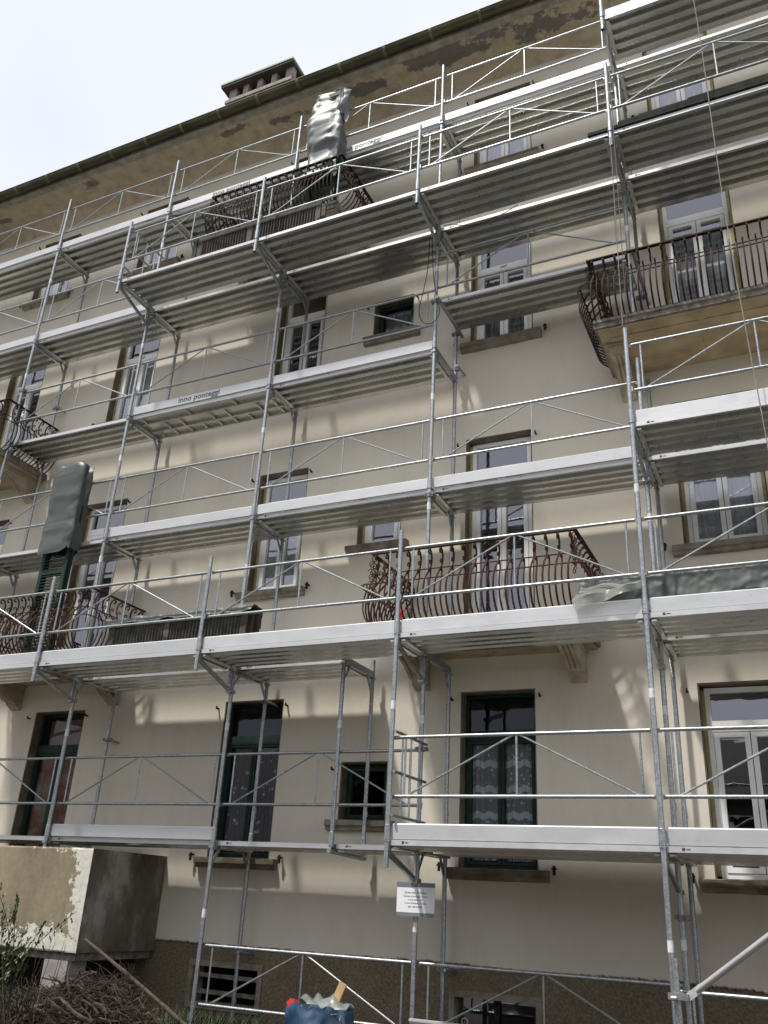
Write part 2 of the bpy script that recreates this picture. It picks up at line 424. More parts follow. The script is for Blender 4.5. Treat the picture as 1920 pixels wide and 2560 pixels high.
M['shutter'] = mottled("weathered_shutter_wood", (0.028, 0.021, 0.014), (0.066, 0.048, 0.033), 8, 0.75, bscale=50, bstr=0.3, stretch=(1, 1, 0.3))
M['shutter_grey'] = mottled("grey_shutter_wood", (0.04, 0.036, 0.029), (0.10, 0.09, 0.072), 9, 0.8, bscale=50, bstr=0.3)
M['copper'] = mottled("old_gutter_metal", (0.045, 0.038, 0.022), (0.095, 0.085, 0.045), 5, 0.5, 0.5, stretch=(0.4, 1, 1))
M['bracket'] = mottled("gutter_strap", (0.10, 0.09, 0.05), (0.17, 0.155, 0.09), 9, 0.6)
M['verdigris'] = mottled("verdigris_sheet", (0.22, 0.33, 0.26), (0.33, 0.44, 0.36), 6, 0.7)
M['chim'] = mottled("chimney_render", (0.20, 0.185, 0.165), (0.32, 0.30, 0.27), 5, 0.93, bscale=30, bstr=0.4)
M['tile'] = mottled("clay_tile", (0.11, 0.05, 0.03), (0.22, 0.11, 0.07), 12, 0.9, bscale=50, bstr=0.4)
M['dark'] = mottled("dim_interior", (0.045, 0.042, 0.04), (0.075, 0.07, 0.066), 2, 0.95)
M['void'] = mottled("cellar_dark", (0.012, 0.011, 0.01), (0.02, 0.018, 0.016), 2, 0.95)
M['print'] = mottled("printed_lettering", (0.03, 0.03, 0.04), (0.05, 0.05, 0.06), 8, 0.6)
M['white'] = mottled("white_board", (0.70, 0.71, 0.73), (0.78, 0.79, 0.80), 4, 0.45)
M['tape'] = mottled("grey_tape", (0.14, 0.145, 0.16), (0.20, 0.205, 0.22), 9, 0.5)
M['sticker'] = mottled("paper_sticker", (0.55, 0.56, 0.56), (0.70, 0.70, 0.69), 30, 0.6)
M['rope'] = mottled("rope", (0.16, 0.145, 0.12), (0.28, 0.26, 0.22), 40, 0.9)
M['cable'] = mottled("black_cable", (0.012, 0.012, 0.013), (0.022, 0.022, 0.024), 20, 0.5)
M['red'] = mottled("red_plastic", (0.55, 0.03, 0.025), (0.65, 0.05, 0.04), 9, 0.4)
M['wood'] = mottled("raw_timber", (0.36, 0.22, 0.10), (0.52, 0.35, 0.18), 8, 0.8, stretch=(1, 1, 0.2))
M['plank'] = mottled("dark_stained_plank", (0.010, 0.012, 0.010), (0.026, 0.028, 0.023), 10, 0.85, bscale=40, bstr=0.3, spec=0.15)
M['bark'] = mottled("dry_bark", (0.025, 0.019, 0.014), (0.085, 0.064, 0.046), 14, 0.9, bscale=60, bstr=0.5)
M['twig'] = mottled("dry_twigs", (0.010, 0.007, 0.005), (0.115, 0.072, 0.042), 13, 0.85, lo=0.42, hi=0.72)
M['earth'] = mottled("dark_earth", (0.02, 0.016, 0.011), (0.055, 0.042, 0.028), 9, 0.97, bscale=30, bstr=0.6, bdist=0.02)
M['leaf'] = mottled("fresh_leaf", (0.045, 0.085, 0.022), (0.10, 0.16, 0.045), 12, 0.55)
M['grass'] = mottled("weeds", (0.022, 0.038, 0.012), (0.055, 0.078, 0.026), 6, 0.75)
M['cur_lace'] = make_curtain("lace_curtain", (0.33, 0.34, 0.345), None, (0.88, 0.89, 0.90), 'lace')
M['cur_flower'] = make_curtain("flowered_curtain", (0.25, 0.22, 0.24), None, (0.78, 0.72, 0.75), 'flower')
M['cur_door'] = make_curtain("mottled_door_curtain", (0.42, 0.17, 0.12), None, (0.52, 0.46, 0.38), 'blot')
M['cur_white'] = mottled("white_net_curtain", (0.50, 0.50, 0.53), (0.66, 0.66, 0.69), 4, 0.9)
M['cur_grey'] = mottled("grey_green_curtain", (0.10, 0.125, 0.115), (0.17, 0.20, 0.185), 3, 0.9, stretch=(3, 3, 0.3))
M['blind'] = mottled("brown_blind", (0.27, 0.12, 0.07), (0.34, 0.16, 0.095), 4, 0.8)

# ================================================================== GROUND
g = MB(); nx, ny = 60, 60
for j in range(ny + 1):
    for i in range(nx + 1):
        x = -600 + 1200 * i / nx if not (5 <= i <= 55) else -25 + 50 * (i - 5) / 50
        y = -600 + 1200 * j / ny if not (5 <= j <= 55) else -25 + 50 * (j - 5) / 50
        z = 0.0 if abs(x) > 25 or abs(y) > 25 else 0.03 * noise.noise(Vector((x * 0.6, y * 0.6, 0))) - 0.02
        g.v.append((x, y, z))
for j in range(ny):
    for i in range(nx):
        a = j * (nx + 1) + i
        g.f.append((a, a + 1, a + nx + 2, a + nx + 1))
tag(build("ground", g, M['ground'], None, True), "grey gravel yard at the foot of the house", "ground", kind="structure")

gb_ = MB(); nx, ny = 90, 22  # dark strip added to lower the ground light reflected by the decks
for j in range(ny + 1):
    for i in range(nx + 1):
        x = -24 + 34 * i / nx; y = 3.6 + 6.0 * j / ny
        if j == 0: y += 0.5 * noise.noise(Vector((x * 0.5, 0, 3)))
        gb_.v.append((x, y, 0.016 + 0.03 * noise.noise(Vector((x * 0.6, y * 0.6, 0))) - 0.008 + 0.008 * (j > 0)))
for j in range(ny):
    for i in range(nx): a = j * (nx + 1) + i; gb_.f.append((a, a + 1, a + nx + 2, a + nx + 1))
tag(build("added_earth_strip", gb_, M['earth'], None, True), "strip of dark earth added along the house to cut ground bounce", "earth strip", kind="structure")

# ================================================================== BUILDING
house = thing("apartment_building", "four storey beige plastered apartment house with rusty belly balconies behind the scaffold", "building", (-6, YW, 0))
X0, X1 = -21.0, 6.0
OPEN = []           # openings in the wall (x0, x1, z0, z1)
FY = YW + 0.13      # front of window frames

def wavy_sheet(x0, x1, z0, z1, y, amp=0.02, waves=9, nx=60, nz=4, seed=0):
    mb = MB()
    for j in range(nz + 1):
        for i in range(nx + 1):
            u = i / nx
            ph = waves * 2 * math.pi * u + 0.8 * noise.noise(Vector((u * 4, j * 0.3, seed)))
            mb.v.append((x0 + (x1 - x0) * u, y + amp * math.sin(ph) * (0.5 + 0.5 * noise.noise(Vector((u * 3, 7, seed)))), z0 + (z1 - z0) * j / nz))
    for j in range(nz):
        for i in range(nx):
            a = j * (nx + 1) + i
            mb.f.append((a, a + 1, a + nx + 2, a + nx + 1))
    return mb

def sill(parent, x0, x1, z, h=0.065, proj=0.10, ext=0.12):
    mb = MB(); n = 14
    for j, (dy, dz) in enumerate(((0.02, 0), (-proj, -0.006), (-proj, -h), (-proj + 0.035, -h - 0.012), (-proj + 0.04, -h - 0.05), (0.02, -h - 0.06))):
        for i in range(n + 1):
            x = x0 - ext + (x1 - x0 + 2 * ext) * i / n
            k = 0.008 * noise.noise(Vector((x * 7, j * 3.1, z)))
            mb.v.append((x + (0.01 * noise.noise(Vector((j, z, 5))) if i in (0, n) else 0), YW + dy + k * (1 if 0 < j < 5 else 0), z + dz + k))
    m = n + 1
    for j in range(5):
        for i in range(n): mb.f.append((j * m + i, (j + 1) * m + i, (j + 1) * m + i + 1, j * m + i + 1))
    mb.f.append(tuple(j * m for j in range(6))); mb.f.append(tuple(j * m + n for j in range(5, -1, -1)))
    return build("sill", mb, M['stone'], parent)

def hooks(x0, x1, zlow, ztop, low=True):
    """small iron shutter hooks and hinge pins left in the wall beside an opening"""
    spots = [(x0 - 0.10, ztop - 0.09, 0), (x1 + 0.06, ztop - 0.09, 0)]
    if low: spots += [(x0 - 0.20, zlow + 0.02, 1), (x1 + 0.18, zlow + 0.02, 1)]
    for x, z, big in spots:
        def mk():
            mb = MB(); mb.box(-0.012, 0.012, -0.055, 0.01, -0.012, 0.012)
            if big:
                mb.box(-0.016, 0.016, -0.072, -0.05, -0.085, 0.03); mb.box(-0.03, 0.03, -0.075, -0.062, -0.02, 0.005)
            else: mb.box(-0.01, 0.01, -0.06, -0.045, -0.01, 0.035)
            return mb.mesh("shutter_hook", M['hook'])
        hk = put("shutter_hook", shared(("hook", big), mk), house, (x, YW, z)); hk.scale = (0.8, 1, 0.8)

def window(*a, **k):
    a = list(a); a[0], a[1], a[2], a[3] = wx(a[0]), wx(a[1]), wz(a[2]), wz(a[3])
    if len(a) > 5: a[5] *= SC
    return window_at(*a, **k)
def window_at(xc, w, zb, zt, style='pvc', tr=0.42, ncas=2, has_sill=True, curtain=None, name="window", foam=True, low_hooks=True, panel=0.0):
    x0, x1 = xc - w / 2, xc + w / 2
    OPEN.append((x0, x1, zb, zt))
    fm = M['pvc'] if style == 'pvc' else M['green']
    fw = 0.05 if style == 'pvc' else 0.026
    fr = MB()
    a0, a1 = (x0 + 0.05, x1 - 0.05) if style == 'pvc' else (x0 + 0.03, x1 - 0.03)                       # frame outer edges
    zt2 = zt - 0.03
    fr.ring(a0, a1, zb + 0.01, zt2, fw, FY, FY + 0.07)
    zc = zt2
    if tr:
        zc = zt - tr
        fr.box(a0 + fw, a1 - fw, FY - 0.012, FY + 0.07, zc - 0.06, zc + 0.05)
    win = build(name, fr, fm, house)
    # reveal lining
    rv = MB()
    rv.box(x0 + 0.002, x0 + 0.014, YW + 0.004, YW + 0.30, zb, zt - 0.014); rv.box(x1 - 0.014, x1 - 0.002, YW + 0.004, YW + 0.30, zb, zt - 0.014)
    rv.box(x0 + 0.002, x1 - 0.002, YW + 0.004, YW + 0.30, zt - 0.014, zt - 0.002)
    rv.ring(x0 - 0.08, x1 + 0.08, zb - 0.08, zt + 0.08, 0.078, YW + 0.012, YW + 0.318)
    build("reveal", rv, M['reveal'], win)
    if foam and style == 'pvc':
        for s in (0, 1):
            fmb = MB(); n = 18
            xa = (x0 + 0.0145, a0 - 0.001) if s == 0 else (a1 + 0.001, x1 - 0.0145)
            for i in range(n + 1):
                z = zb + 0.03 + (zt2 - zb - 0.05) * i / n; k = 0.012 * noise.noise(Vector((xc * 3 + s * 5, z * 5, 0)))
                fmb.v += [(xa[0], FY - 0.012 + k, z), (xa[1], FY - 0.02 + k, z), (xa[1], FY + 0.06, z), (xa[0], FY + 0.06, z)]
            for i in range(n):
                for k in range(4): fmb.f.append((i * 4 + k, i * 4 + (k + 1) % 4, i * 4 + 4 + (k + 1) % 4, i * 4 + 4 + k))
            build("foam_seam", fmb, M['foam'], win)
    def pane(xa, xb, za, zb_):
        build("pane", MB().box(xa, xb, FY + 0.034, FY + 0.040, za, zb_), M['glass'] if style == 'pvc' else M['glass_old'], win)
    if tr:
        pane(a0 + fw - 0.004, a1 - fw + 0.004, zc + 0.046, zt2 - fw + 0.004)
        lower_top = zc - 0.06
    else: lower_top = zt2 - fw
    xa, xb, za = a0 + fw, a1 - fw, zb + 0.01 + fw
    step = (xb - xa) / ncas; cw = 0.052 if style == 'pvc' else 0.032
    for i in range(ncas):
        c0, c1 = xa + step * i + 0.004, xa + step * (i + 1) - 0.004
        cm = MB(); cm.ring(c0, c1, za + 0.004, lower_top - 0.004, cw, FY - 0.008, FY + 0.055)
        if panel: cm.box(c0 + cw, c1 - cw, FY + 0.012, FY + 0.04, za + 0.004 + cw, za + panel)
        build("casement", cm, fm, win)
        pane(c0 + cw - 0.004, c1 - cw + 0.004, za + max(cw, panel), lower_top - cw)
    if style == 'pvc' and ncas == 2:
        hb = MB(); hb.box(xc + 0.012, xc + 0.03, FY - 0.05, FY - 0.008, za + 0.55, za + 0.60); hb.box(xc + 0.014, xc + 0.028, FY - 0.06, FY - 0.045, za + 0.47, za + 0.60)
        build("handle", hb, M['pvc'], win)
    if curtain:
        if ncas == 2:
            ztc = lower_top - 0.03
            build("curtain", wavy_sheet(xa + 0.02, xc - 0.01, za + 0.05, ztc, FY + 0.085, 0.016, 6, seed=xc), M[curtain], win, True)
            build("curtain", wavy_sheet(xc + 0.01, xb - 0.02, za + 0.05, ztc, FY + 0.085, 0.016, 6, seed=xc + 3), M[curtain], win, True)
        else:
            build("curtain", wavy_sheet(xa + 0.02, xb - 0.02, za + 0.05, lower_top, FY + 0.12, 0.016, 8, seed=xc), M[curtain], win, True)
    if has_sill: sill(win, x0, x1, zb)
    if style == 'pvc' and tr and (int(abs(xc) * 7 + zb) % 2 == 0):
        build("tape_mark", MB().bar((xc - 0.05, FY - 0.0135, zc + 0.006), (xc + 0.055, FY - 0.0135, zc + 0.016), 0.002, 0.03, (0, 0, 1)), M['foam'], win)
    hooks(x0, x1, zb, zt, low_hooks)
    return win

C1, C2, C3, C4, C5 = -12.455, -9.85, -6.50, -3.155, -0.475
# ground floor
w_ = window(C2 - 0.08, 0.96, 1.05, 3.95, 'green', 0.52, 2, False, 'cur_door', 'door', low_hooks=False, panel=0.45)
build("blind", MB().box(wx(C2 - 0.08 - 0.36), wx(C2 - 0.08 + 0.36), FY + 0.10, FY + 0.11, wz(3.5), wz(3.86)), M['blind'], w_)
window(C3 - 0.045, 0.91, 2.025, 3.963, 'green', 0.49, 2, True, 'cur_flower')
window(-4.875, 0.625, 2.482, 3.154, 'green', 0, 1, True, None, low_hooks=False)
window(C4 - 0.045, 0.90, 2.008, 3.935, 'green', 0.49, 2, True, 'cur_lace')
window(C5 - 0.055, 0.92, 1.985, 3.905, 'pvc', 0.43, 2, True, None)
# first floor
window(C1, 0.92, 5.49, 7.335, 'pvc', 0.46, 2, True, 'cur_white')
window(C2, 0.91, 4.53, 7.345, 'pvc', 0.46, 2, False, None, 'door', low_hooks=False)
window(C3 + 0.03, 0.83, 5.48, 7.335, 'pvc', 0.46, 2, True, 'cur_white')
window(-4.862, 0.65, 5.975, 6.85, 'pvc', 0, 1, True, None, low_hooks=False)
window(C4 - 0.025, 0.90, 4.505, 7.334, 'pvc', 0.46, 2, False, None, 'door', low_hooks=False)
window(C5 - 0.04, 0.94, 5.467, 7.35, 'pvc', 0.46, 2, True, 'cur_white')
# second floor
window(C1 - 0.02, 0.91, 8.09, 10.74, 'pvc', 0.55, 2, False, None, 'door', low_hooks=False)
window(C2 + 0.06, 0.90, 8.85, 10.74, 'pvc', 0.55, 2, True, 'cur_white')
window(C3 + 0.06, 0.85, 8.85, 10.74, 'pvc', 0.55, 2, True, None)
window(-4.82, 0.66, 9.35, 10.01, 'green', 0, 1, True, 'cur_lace', low_hooks=False)
window(C4 + 0.02, 0.91, 8.845, 10.74, 'pvc', 0.55, 2, True, 'cur_grey')
window(C5 + 0.015, 0.92, 8.01, 10.74, 'pvc', 0.52, 2, False, 'cur_white', 'door', low_hooks=False)
# third floor
window(C1 + 0.0, 0.93, 12.13, 13.65, 'pvc', 0, 2, True, 'cur_white')
window(C2 + 0.05, 0.94, 12.13, 13.65, 'pvc', 0, 2, True, 'cur_white')
window(C3 + 0.06, 0.90, 11.23, 13.65, 'pvc', 0.45, 2, False, None, 'door', low_hooks=False)
window(C4 + 0.05, 0.93, 12.12, 13.65, 'pvc', 0, 2, True, 'cur_white')
window(C5 + 0.02, 0.92, 12.14, 13.65, 'pvc', 0, 2, True, 'cur_white')

# facade plaster with its openings cut out and a torn lower edge
xs = sorted({X0, X1} | {round(v, 4) for o in OPEN for v in o[:2]} | {round(X0 + 1.0 * i, 4) for i in range(28)})
zs = sorted({1.14, wz(14.02)} | {round(v, 4) for o in OPEN for v in o[2:] if v > 1.14} | {round(1.14 + i * 1.0, 4) for i in range(13)})
wl = MB(); idx = {}
def vid(x, z):
    if (x, z) not in idx: idx[(x, z)] = len(wl.v); wl.v.append((x, YW, z))
    return idx[(x, z)]
for i in range(len(xs) - 1):
    for j in range(len(zs) - 1):
        cx, cz = (xs[i] + xs[i + 1]) / 2, (zs[j] + zs[j + 1]) / 2
        if any(o[0] < cx < o[1] and o[2] < cz < o[3] for o in OPEN): continue
        wl.f.append((vid(xs[i], zs[j]), vid(xs[i + 1], zs[j]), vid(xs[i + 1], zs[j + 1]), vid(xs[i], zs[j + 1])))
n = int((X1 - X0) / 0.012); base = len(wl.v)
for i in range(n + 1):
    x = X0 + (X1 - X0) * i / n
    e = 1.066 + 0.025 * noise.noise(Vector((x * 0.9, 0, 0))) + 0.016 * noise.noise(Vector((x * 7, 3, 0))) + 0.016 * noise.noise(Vector((x * 29, 5, 0))) + 0.012 * noise.noise(Vector((x * 83, 5, 0)))
    wl.v += [(x, YW, 1.14), (x, YW - 0.001, e + 0.012), (x, YW + 0.012, e), (x, YW + 0.05, e - 0.004)]
for i in range(n):
    x = X0 + (X1 - X0) * (i + 0.5) / n
    if wx(C2 - 0.56) < x < wx(C2 + 0.4): continue
    for k in range(3):
        a = base + i * 4 + k
        wl.f.append((a + 1, a + 5, a + 4, a))
build("wall", wl, M['plaster'], house)

# rough plinth with cellar windows
CEL = [(wx(a), wx(b), wz(c), wz(d)) for a, b, c, d in ((-7.02, -6.09, 0.43, 0.83), (-3.69, -2.80, 0.28, 0.77))]
pxs = sorted({X0, X1} | {v for o in CEL for v in o[:2]} | {round(X0 + 0.5 * i, 3) for i in range(54)})
pzs = sorted({-0.1, 1.25} | {v for o in CEL for v in o[2:]})
pl = MB(); idx2 = {}
for i in range(len(pxs) - 1):
    for j in range(len(pzs) - 1):
        cx, cz = (pxs[i] + pxs[i + 1]) / 2, (pzs[j] + pzs[j + 1]) / 2
        if any(o[0] < cx < o[1] and o[2] < cz < o[3] for o in CEL): continue
        q = []
        for x, z in ((pxs[i], pzs[j]), (pxs[i + 1], pzs[j]), (pxs[i + 1], pzs[j + 1]), (pxs[i], pzs[j + 1])):
            if (x, z) not in idx2: idx2[(x, z)] = len(pl.v); pl.v.append((x, YW + 0.035, z))
            q.append(idx2[(x, z)])
        pl.f.append(tuple(q))
build("plinth", pl, M['plinth'], house)
for ci, (a, b, c, d) in enumerate(CEL):
    fr = MB(); fr.ring(a - 0.05, b + 0.05, c - 0.05, d + 0.05, 0.06, YW + 0.012, YW + 0.25)
    cw = build("cellar_window", fr, M['stone'], house)
    if ci == 0:
        for k in range(2):
            z = c + 0.11 + 0.17 * k
            build("bar", MB().bar((a + 0.012, YW + 0.10, z + 0.01), (b - 0.012, YW + 0.10, z), 0.03, 0.045), M['slab'], cw)
    else:
        build("pane", MB().box(a + 0.012, b - 0.012, YW + 0.14, YW + 0.146, c + 0.012, d - 0.012), M['glass'], cw)
        build("mullion", MB().box((a + b) / 2 - 0.025, (a + b) / 2 + 0.025, YW + 0.10, YW + 0.137, c + 0.012, d - 0.012), M['plank'], cw)
    bx = MB(); bx.box(a - 0.04, b + 0.04, YW + 0.9, YW + 0.92, c - 0.2, d + 0.2)
    build("cellar_back", bx, M['void'], cw)

# rooms behind the windows: floors and back wall
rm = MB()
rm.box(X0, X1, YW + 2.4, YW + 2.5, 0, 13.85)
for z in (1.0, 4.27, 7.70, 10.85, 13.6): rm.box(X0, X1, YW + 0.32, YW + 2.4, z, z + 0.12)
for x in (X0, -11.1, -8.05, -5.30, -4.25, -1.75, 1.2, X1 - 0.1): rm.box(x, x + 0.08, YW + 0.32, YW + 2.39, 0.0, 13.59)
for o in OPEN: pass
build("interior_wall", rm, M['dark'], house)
# eaves: soffit, cove, edge strip, gutter, roof
ZS = wz(14.20); RZ = ZS - 14.20
so = MB(); nxs = 120
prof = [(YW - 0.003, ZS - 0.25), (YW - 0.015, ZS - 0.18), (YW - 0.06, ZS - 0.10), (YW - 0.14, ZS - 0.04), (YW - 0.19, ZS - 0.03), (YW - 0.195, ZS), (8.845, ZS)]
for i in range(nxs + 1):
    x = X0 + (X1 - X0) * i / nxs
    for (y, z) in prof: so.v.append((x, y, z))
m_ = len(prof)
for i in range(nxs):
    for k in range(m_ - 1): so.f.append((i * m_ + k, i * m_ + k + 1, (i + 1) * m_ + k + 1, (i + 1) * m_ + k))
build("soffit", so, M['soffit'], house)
es = MB(); es.prism_x([(8.725, ZS - 0.018), (8.845, ZS - 0.012), (8.845, ZS + 0.16), (8.725, ZS + 0.16)], X0, X1)
build("eaves_edge", es, M['edgecon'], house)
gm = MB(); GY, GZ, GR = 8.638, 14.305 + RZ, 0.086
ga = [math.pi + math.pi * k / 12 for k in range(13)]
gp = [(GY + GR * math.cos(t), GZ + GR * math.sin(t)) for t in ga]
gi = [(GY + (GR - 0.006) * math.cos(t), GZ + (GR - 0.006) * math.sin(t)) for t in reversed(ga)]
prof = gp + gi
gm.prism_x(prof, X0, X1)
gut = build("gutter", gm, M['copper'], house, True)
build("rim", MB().tube((X0, GY - GR - 0.002, GZ + 0.004), (X1, GY - GR - 0.002, GZ + 0.004), 0.011, 8), M['copper'], gut, True)
def gbr():
    mb = MB(); n = 10
    pts = [(math.pi * 0.98 + math.pi * 0.85 * k / n) for k in range(n + 1)]
    for t in pts:
        for r in (GR + 0.001, GR + 0.009):
            for x in (-0.024, 0.024): mb.v.append((x, r * math.cos(t), r * math.sin(t)))
    for k in range(n):
        a = k * 4
        mb.f += [(a, a + 1, a + 5, a + 4), (a + 2, a + 6, a + 7, a + 3), (a, a + 4, a + 6, a + 2), (a + 1, a + 3, a + 7, a + 5)]
    return mb.mesh("gutter_bracket", M['bracket'])
gb = gbr()
for i in range(34): put("gutter_bracket", gb, gut, (X0 + 0.3 + i * 0.80, GY, GZ))
rf = MB(); rf.prism_x([(8.69, 14.33 + RZ), (14.5, 16.68), (14.5, 16.60), (8.86, 14.30 + RZ)], X0, X1)
rf.prism_x([(14.5, 16.68), (20.0, 14.4), (20.0, 14.3), (14.5, 16.60)], X0, X1)
roof = build("roof", rf, M['tile'], house)
def tilem():
    mb = MB(); n = 6; L = 0.42
    for s, (yy, zz) in enumerate(((0, 0), (L, L * 0.4145))):
        for k in range(n + 1):
            t = math.pi * k / n; r = 0.098 - 0.012 * s
            mb.v.append((-r * math.cos(t), yy, zz + 0.055 * math.sin(t)))
        for k in range(n + 1):
            t = math.pi * k / n; r = 0.084 - 0.012 * s
            mb.v.append((-r * math.cos(t), yy, zz + 0.043 * math.sin(t) - 0.004))
    m = n + 1
    for k in range(n):
        mb.f += [(k, k + 1, 2 * m + k + 1, 2 * m + k), (m + k, 3 * m + k, 3 * m + k + 1, m + k + 1), (k, m + k, m + k + 1, k + 1)]
    return mb.mesh("tile", M['tile'], True)
tm = tilem()
for i in range(int((X1 - X0) / 0.215)):
    put("tile", tm, roof, (X0 + 0.1 + i * 0.215, 8.62 + 0.012 * rng.uniform(-1, 1), 14.318 + RZ + 0.008 * rng.random()))

# chimney
def cbox(x0, x1, y0, y1, z0, z1): return MB().box(wx(x0), wx(x1), wx(y0), wx(y1), wz(z0), wz(z1))
ch = cbox(-8.94, -7.44, 9.90, 10.30, 14.3, 16.12)
ch.add(*(lambda q: (q.v, q.f))(cbox(-8.97, -7.41, 9.87, 10.33, 16.121, 16.20))); ch.add(*(lambda q: (q.v, q.f))(cbox(-8.94, -7.44, 9.90, 10.30, 16.201, 16.25)))
chim = build("chimney", ch, M['chim'], house)
for i in range(5):
    for y in (9.92, 10.17):
        xa = -8.92 + i * (1.46 - 0.13) / 4
        build("pillar", cbox(xa, xa + (0.17 if i in (0, 4) else 0.12), y, y + 0.11, 16.251, 16.52), M['chim'], chim)
build("cap_slab", cbox(-9.06, -7.385, 9.80, 10.40, 16.521, 16.575), M['dark'], chim)
build("cap_sheet", cbox(-9.075, -7.37, 9.785, 10.415, 16.578, 16.62), M['verdigris'], chim)

# ------------------------------------------------------------------ balconies
LONG = [(0, 0), (0.06, 0.028), (0.125, 0.08), (0.172, 0.155), (0.196, 0.24), (0.20, 0.33), (0.178, 0.42), (0.125, 0.50), (0.058, 0.575), (0.004, 0.64), (-0.022, 0.71), (-0.02, 0.78), (0.004, 0.828), (0.036, 0.845), (0.064, 0.832), (0.072, 0.806), (0.058, 0.787), (0.04, 0.79)]
CURL = [(0.0, 0.61), (-0.004, 0.66), (0.004, 0.70), (0.028, 0.716), (0.05, 0.702), (0.05, 0.68), (0.034, 0.672)]
SHORT = [(0, 0), (0.06, 0.028), (0.125, 0.08), (0.172, 0.155), (0.196, 0.24), (0.20, 0.33), (0.178, 0.42), (0.158, 0.48), (0.16, 0.53), (0.182, 0.556), (0.208, 0.546), (0.212, 0.522), (0.197, 0.51)]
def bar_mesh(kind, d, mat):
    def mk():
        mb = MB()
        f = {'F': lambda o, z: (0, -o, z), 'L': lambda o, z: (-o, 0, z), 'R': lambda o, z: (o, 0, z)}[d]
        mb.poly([f(o, z) for o, z in (LONG if kind == 'long' else SHORT)], 0.0115 if kind == 'long' else 0.0095, 5)
        if kind == 'long': mb.poly([f(o, z) for o, z in CURL], 0.008, 4)
        return mb.mesh("rail_bar", mat, True)
    return shared((kind, d, mat.name), mk)
def spiral(mat):
    def mk():
        mb = MB()
        for sgn, zc in ((1, 0.045), (-1, -0.045)):
            pts = []
            for k in range(15):
                t = k / 14 * 2.6 * math.pi; r = 0.05 - 0.0155 * t / math.pi
                pts.append((0, sgn * (0.05 - 0.05) + r * math.cos(t) * sgn, zc + r * math.sin(t)))
            mb.poly(pts, 0.0055, 4)
        return mb.mesh("scroll", mat, True)
    return shared(("spiral", mat.name), mk)
def balcony(xc, zt, mat, half=1.155, yf=8.45, consoles=True, soffit_mat='ochre'):
    x0, x1 = xc - half, xc + half
    sl = MB()
    sl.prism_x([(yf, zt), (yf, zt - 0.035), (yf + 0.02, zt - 0.05), (yf + 0.02, zt - 0.10), (YW - 0.003, zt - 0.10), (YW - 0.003, zt)], x0, x1)
    bal = build("balcony", sl, M['slab'], house)
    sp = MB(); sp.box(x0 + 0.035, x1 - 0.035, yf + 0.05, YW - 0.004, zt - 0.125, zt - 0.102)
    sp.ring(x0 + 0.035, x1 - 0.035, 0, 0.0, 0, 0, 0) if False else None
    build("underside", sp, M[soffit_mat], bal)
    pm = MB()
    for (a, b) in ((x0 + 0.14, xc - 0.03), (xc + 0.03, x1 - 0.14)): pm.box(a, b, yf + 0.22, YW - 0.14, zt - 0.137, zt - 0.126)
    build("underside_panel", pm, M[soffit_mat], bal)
    if consoles:
        for cx in (x0 + 0.19, x1 - 0.25):
            D = YW - yf - 0.22
            pr = [(0, 0), (D - 0.12, 0), (D - 0.12, -0.045), (D - 0.17, -0.06), (D - 0.27, -0.075), (D - 0.42, -0.12), (D - 0.56, -0.19), (D - 0.66, -0.255), (D - 0.74, -0.27), (D - 0.75, -0.30), (D - 0.80, -0.325), (D - 0.86, -0.36), (0, -0.36)]
            cm = MB(); cm.prism_x([(YW - 0.004 - d, zt - 0.126 + z) for d, z in pr], cx - 0.09, cx + 0.09)
            cm.prism_x([(YW - 0.004 - d, zt - 0.127 + z) for d, z in [(0, 0), (D - 0.09, 0), (D - 0.09, -0.035), (0, -0.035)]], cx - 0.115, cx + 0.115)
            for gx in (-0.05, 0.0, 0.05):
                cm.prism_x([(YW - 0.012 - d, zt - 0.132 + z) for d, z in [(D - 0.26, -0.07), (D - 0.42, -0.115), (D - 0.56, -0.185), (D - 0.66, -0.25), (D - 0.66, -0.268), (D - 0.56, -0.203), (D - 0.42, -0.133), (D - 0.26, -0.088)]], cx + gx - 0.012, cx + gx + 0.012)
            build("bracket", cm, M['console'], bal)
    nb = 17; st = (x1 - x0 - 0.06) / nb
    for i in range(nb + 1):
        put("rail_bar", bar_mesh('long', 'F', mat), bal, (x0 + 0.03 + st * i, yf + 0.03, zt))
        if i < nb: put("rail_bar", bar_mesh('short', 'F', mat), bal, (x0 + 0.03 + st * (i + 0.5), yf + 0.03, zt))
    ns = 7; ss = (YW - 0.06 - yf - 0.03) / ns
    for d, xx in (('L', x0 + 0.03), ('R', x1 - 0.03)):
        for i in range(ns):
            put("rail_bar", bar_mesh('long', d, mat), bal, (xx, yf + 0.03 + ss * (i + 1), zt))
            put("rail_bar", bar_mesh('short', d, mat), bal, (xx, yf + 0.03 + ss * (i + 0.5), zt))
    for z, off in ((0.615, 0.025), (0.455, 0.158), (0.012, 0.012)):
        mb = MB(); r = 0.008
        mb.poly([(x0 + 0.03 - off, YW - 0.01, zt + z), (x0 + 0.03 - off, yf + 0.03 - off + 0.10, zt + z), (x0 + 0.05 - off, yf + 0.03 - off + 0.03, zt + z), (x0 + 0.12 - off, yf + 0.03 - off, zt + z), (x1 - 0.12 + off, yf + 0.03 - off, zt + z), (x1 - 0.05 + off, yf + 0.03 - off + 0.03, zt + z), (x1 - 0.03 + off, yf + 0.03 - off + 0.10, zt + z), (x1 - 0.03 + off, YW - 0.01, zt + z)], r, 6)
        build("rail", mb, mat, bal, True)
    hr = MB(); z = zt + 0.862; o = 0.035
    hr.box(x0 - o - 0.005, x1 + o + 0.005, yf + 0.03 - o - 0.022, yf + 0.03 - o + 0.022, z, z + 0.014)
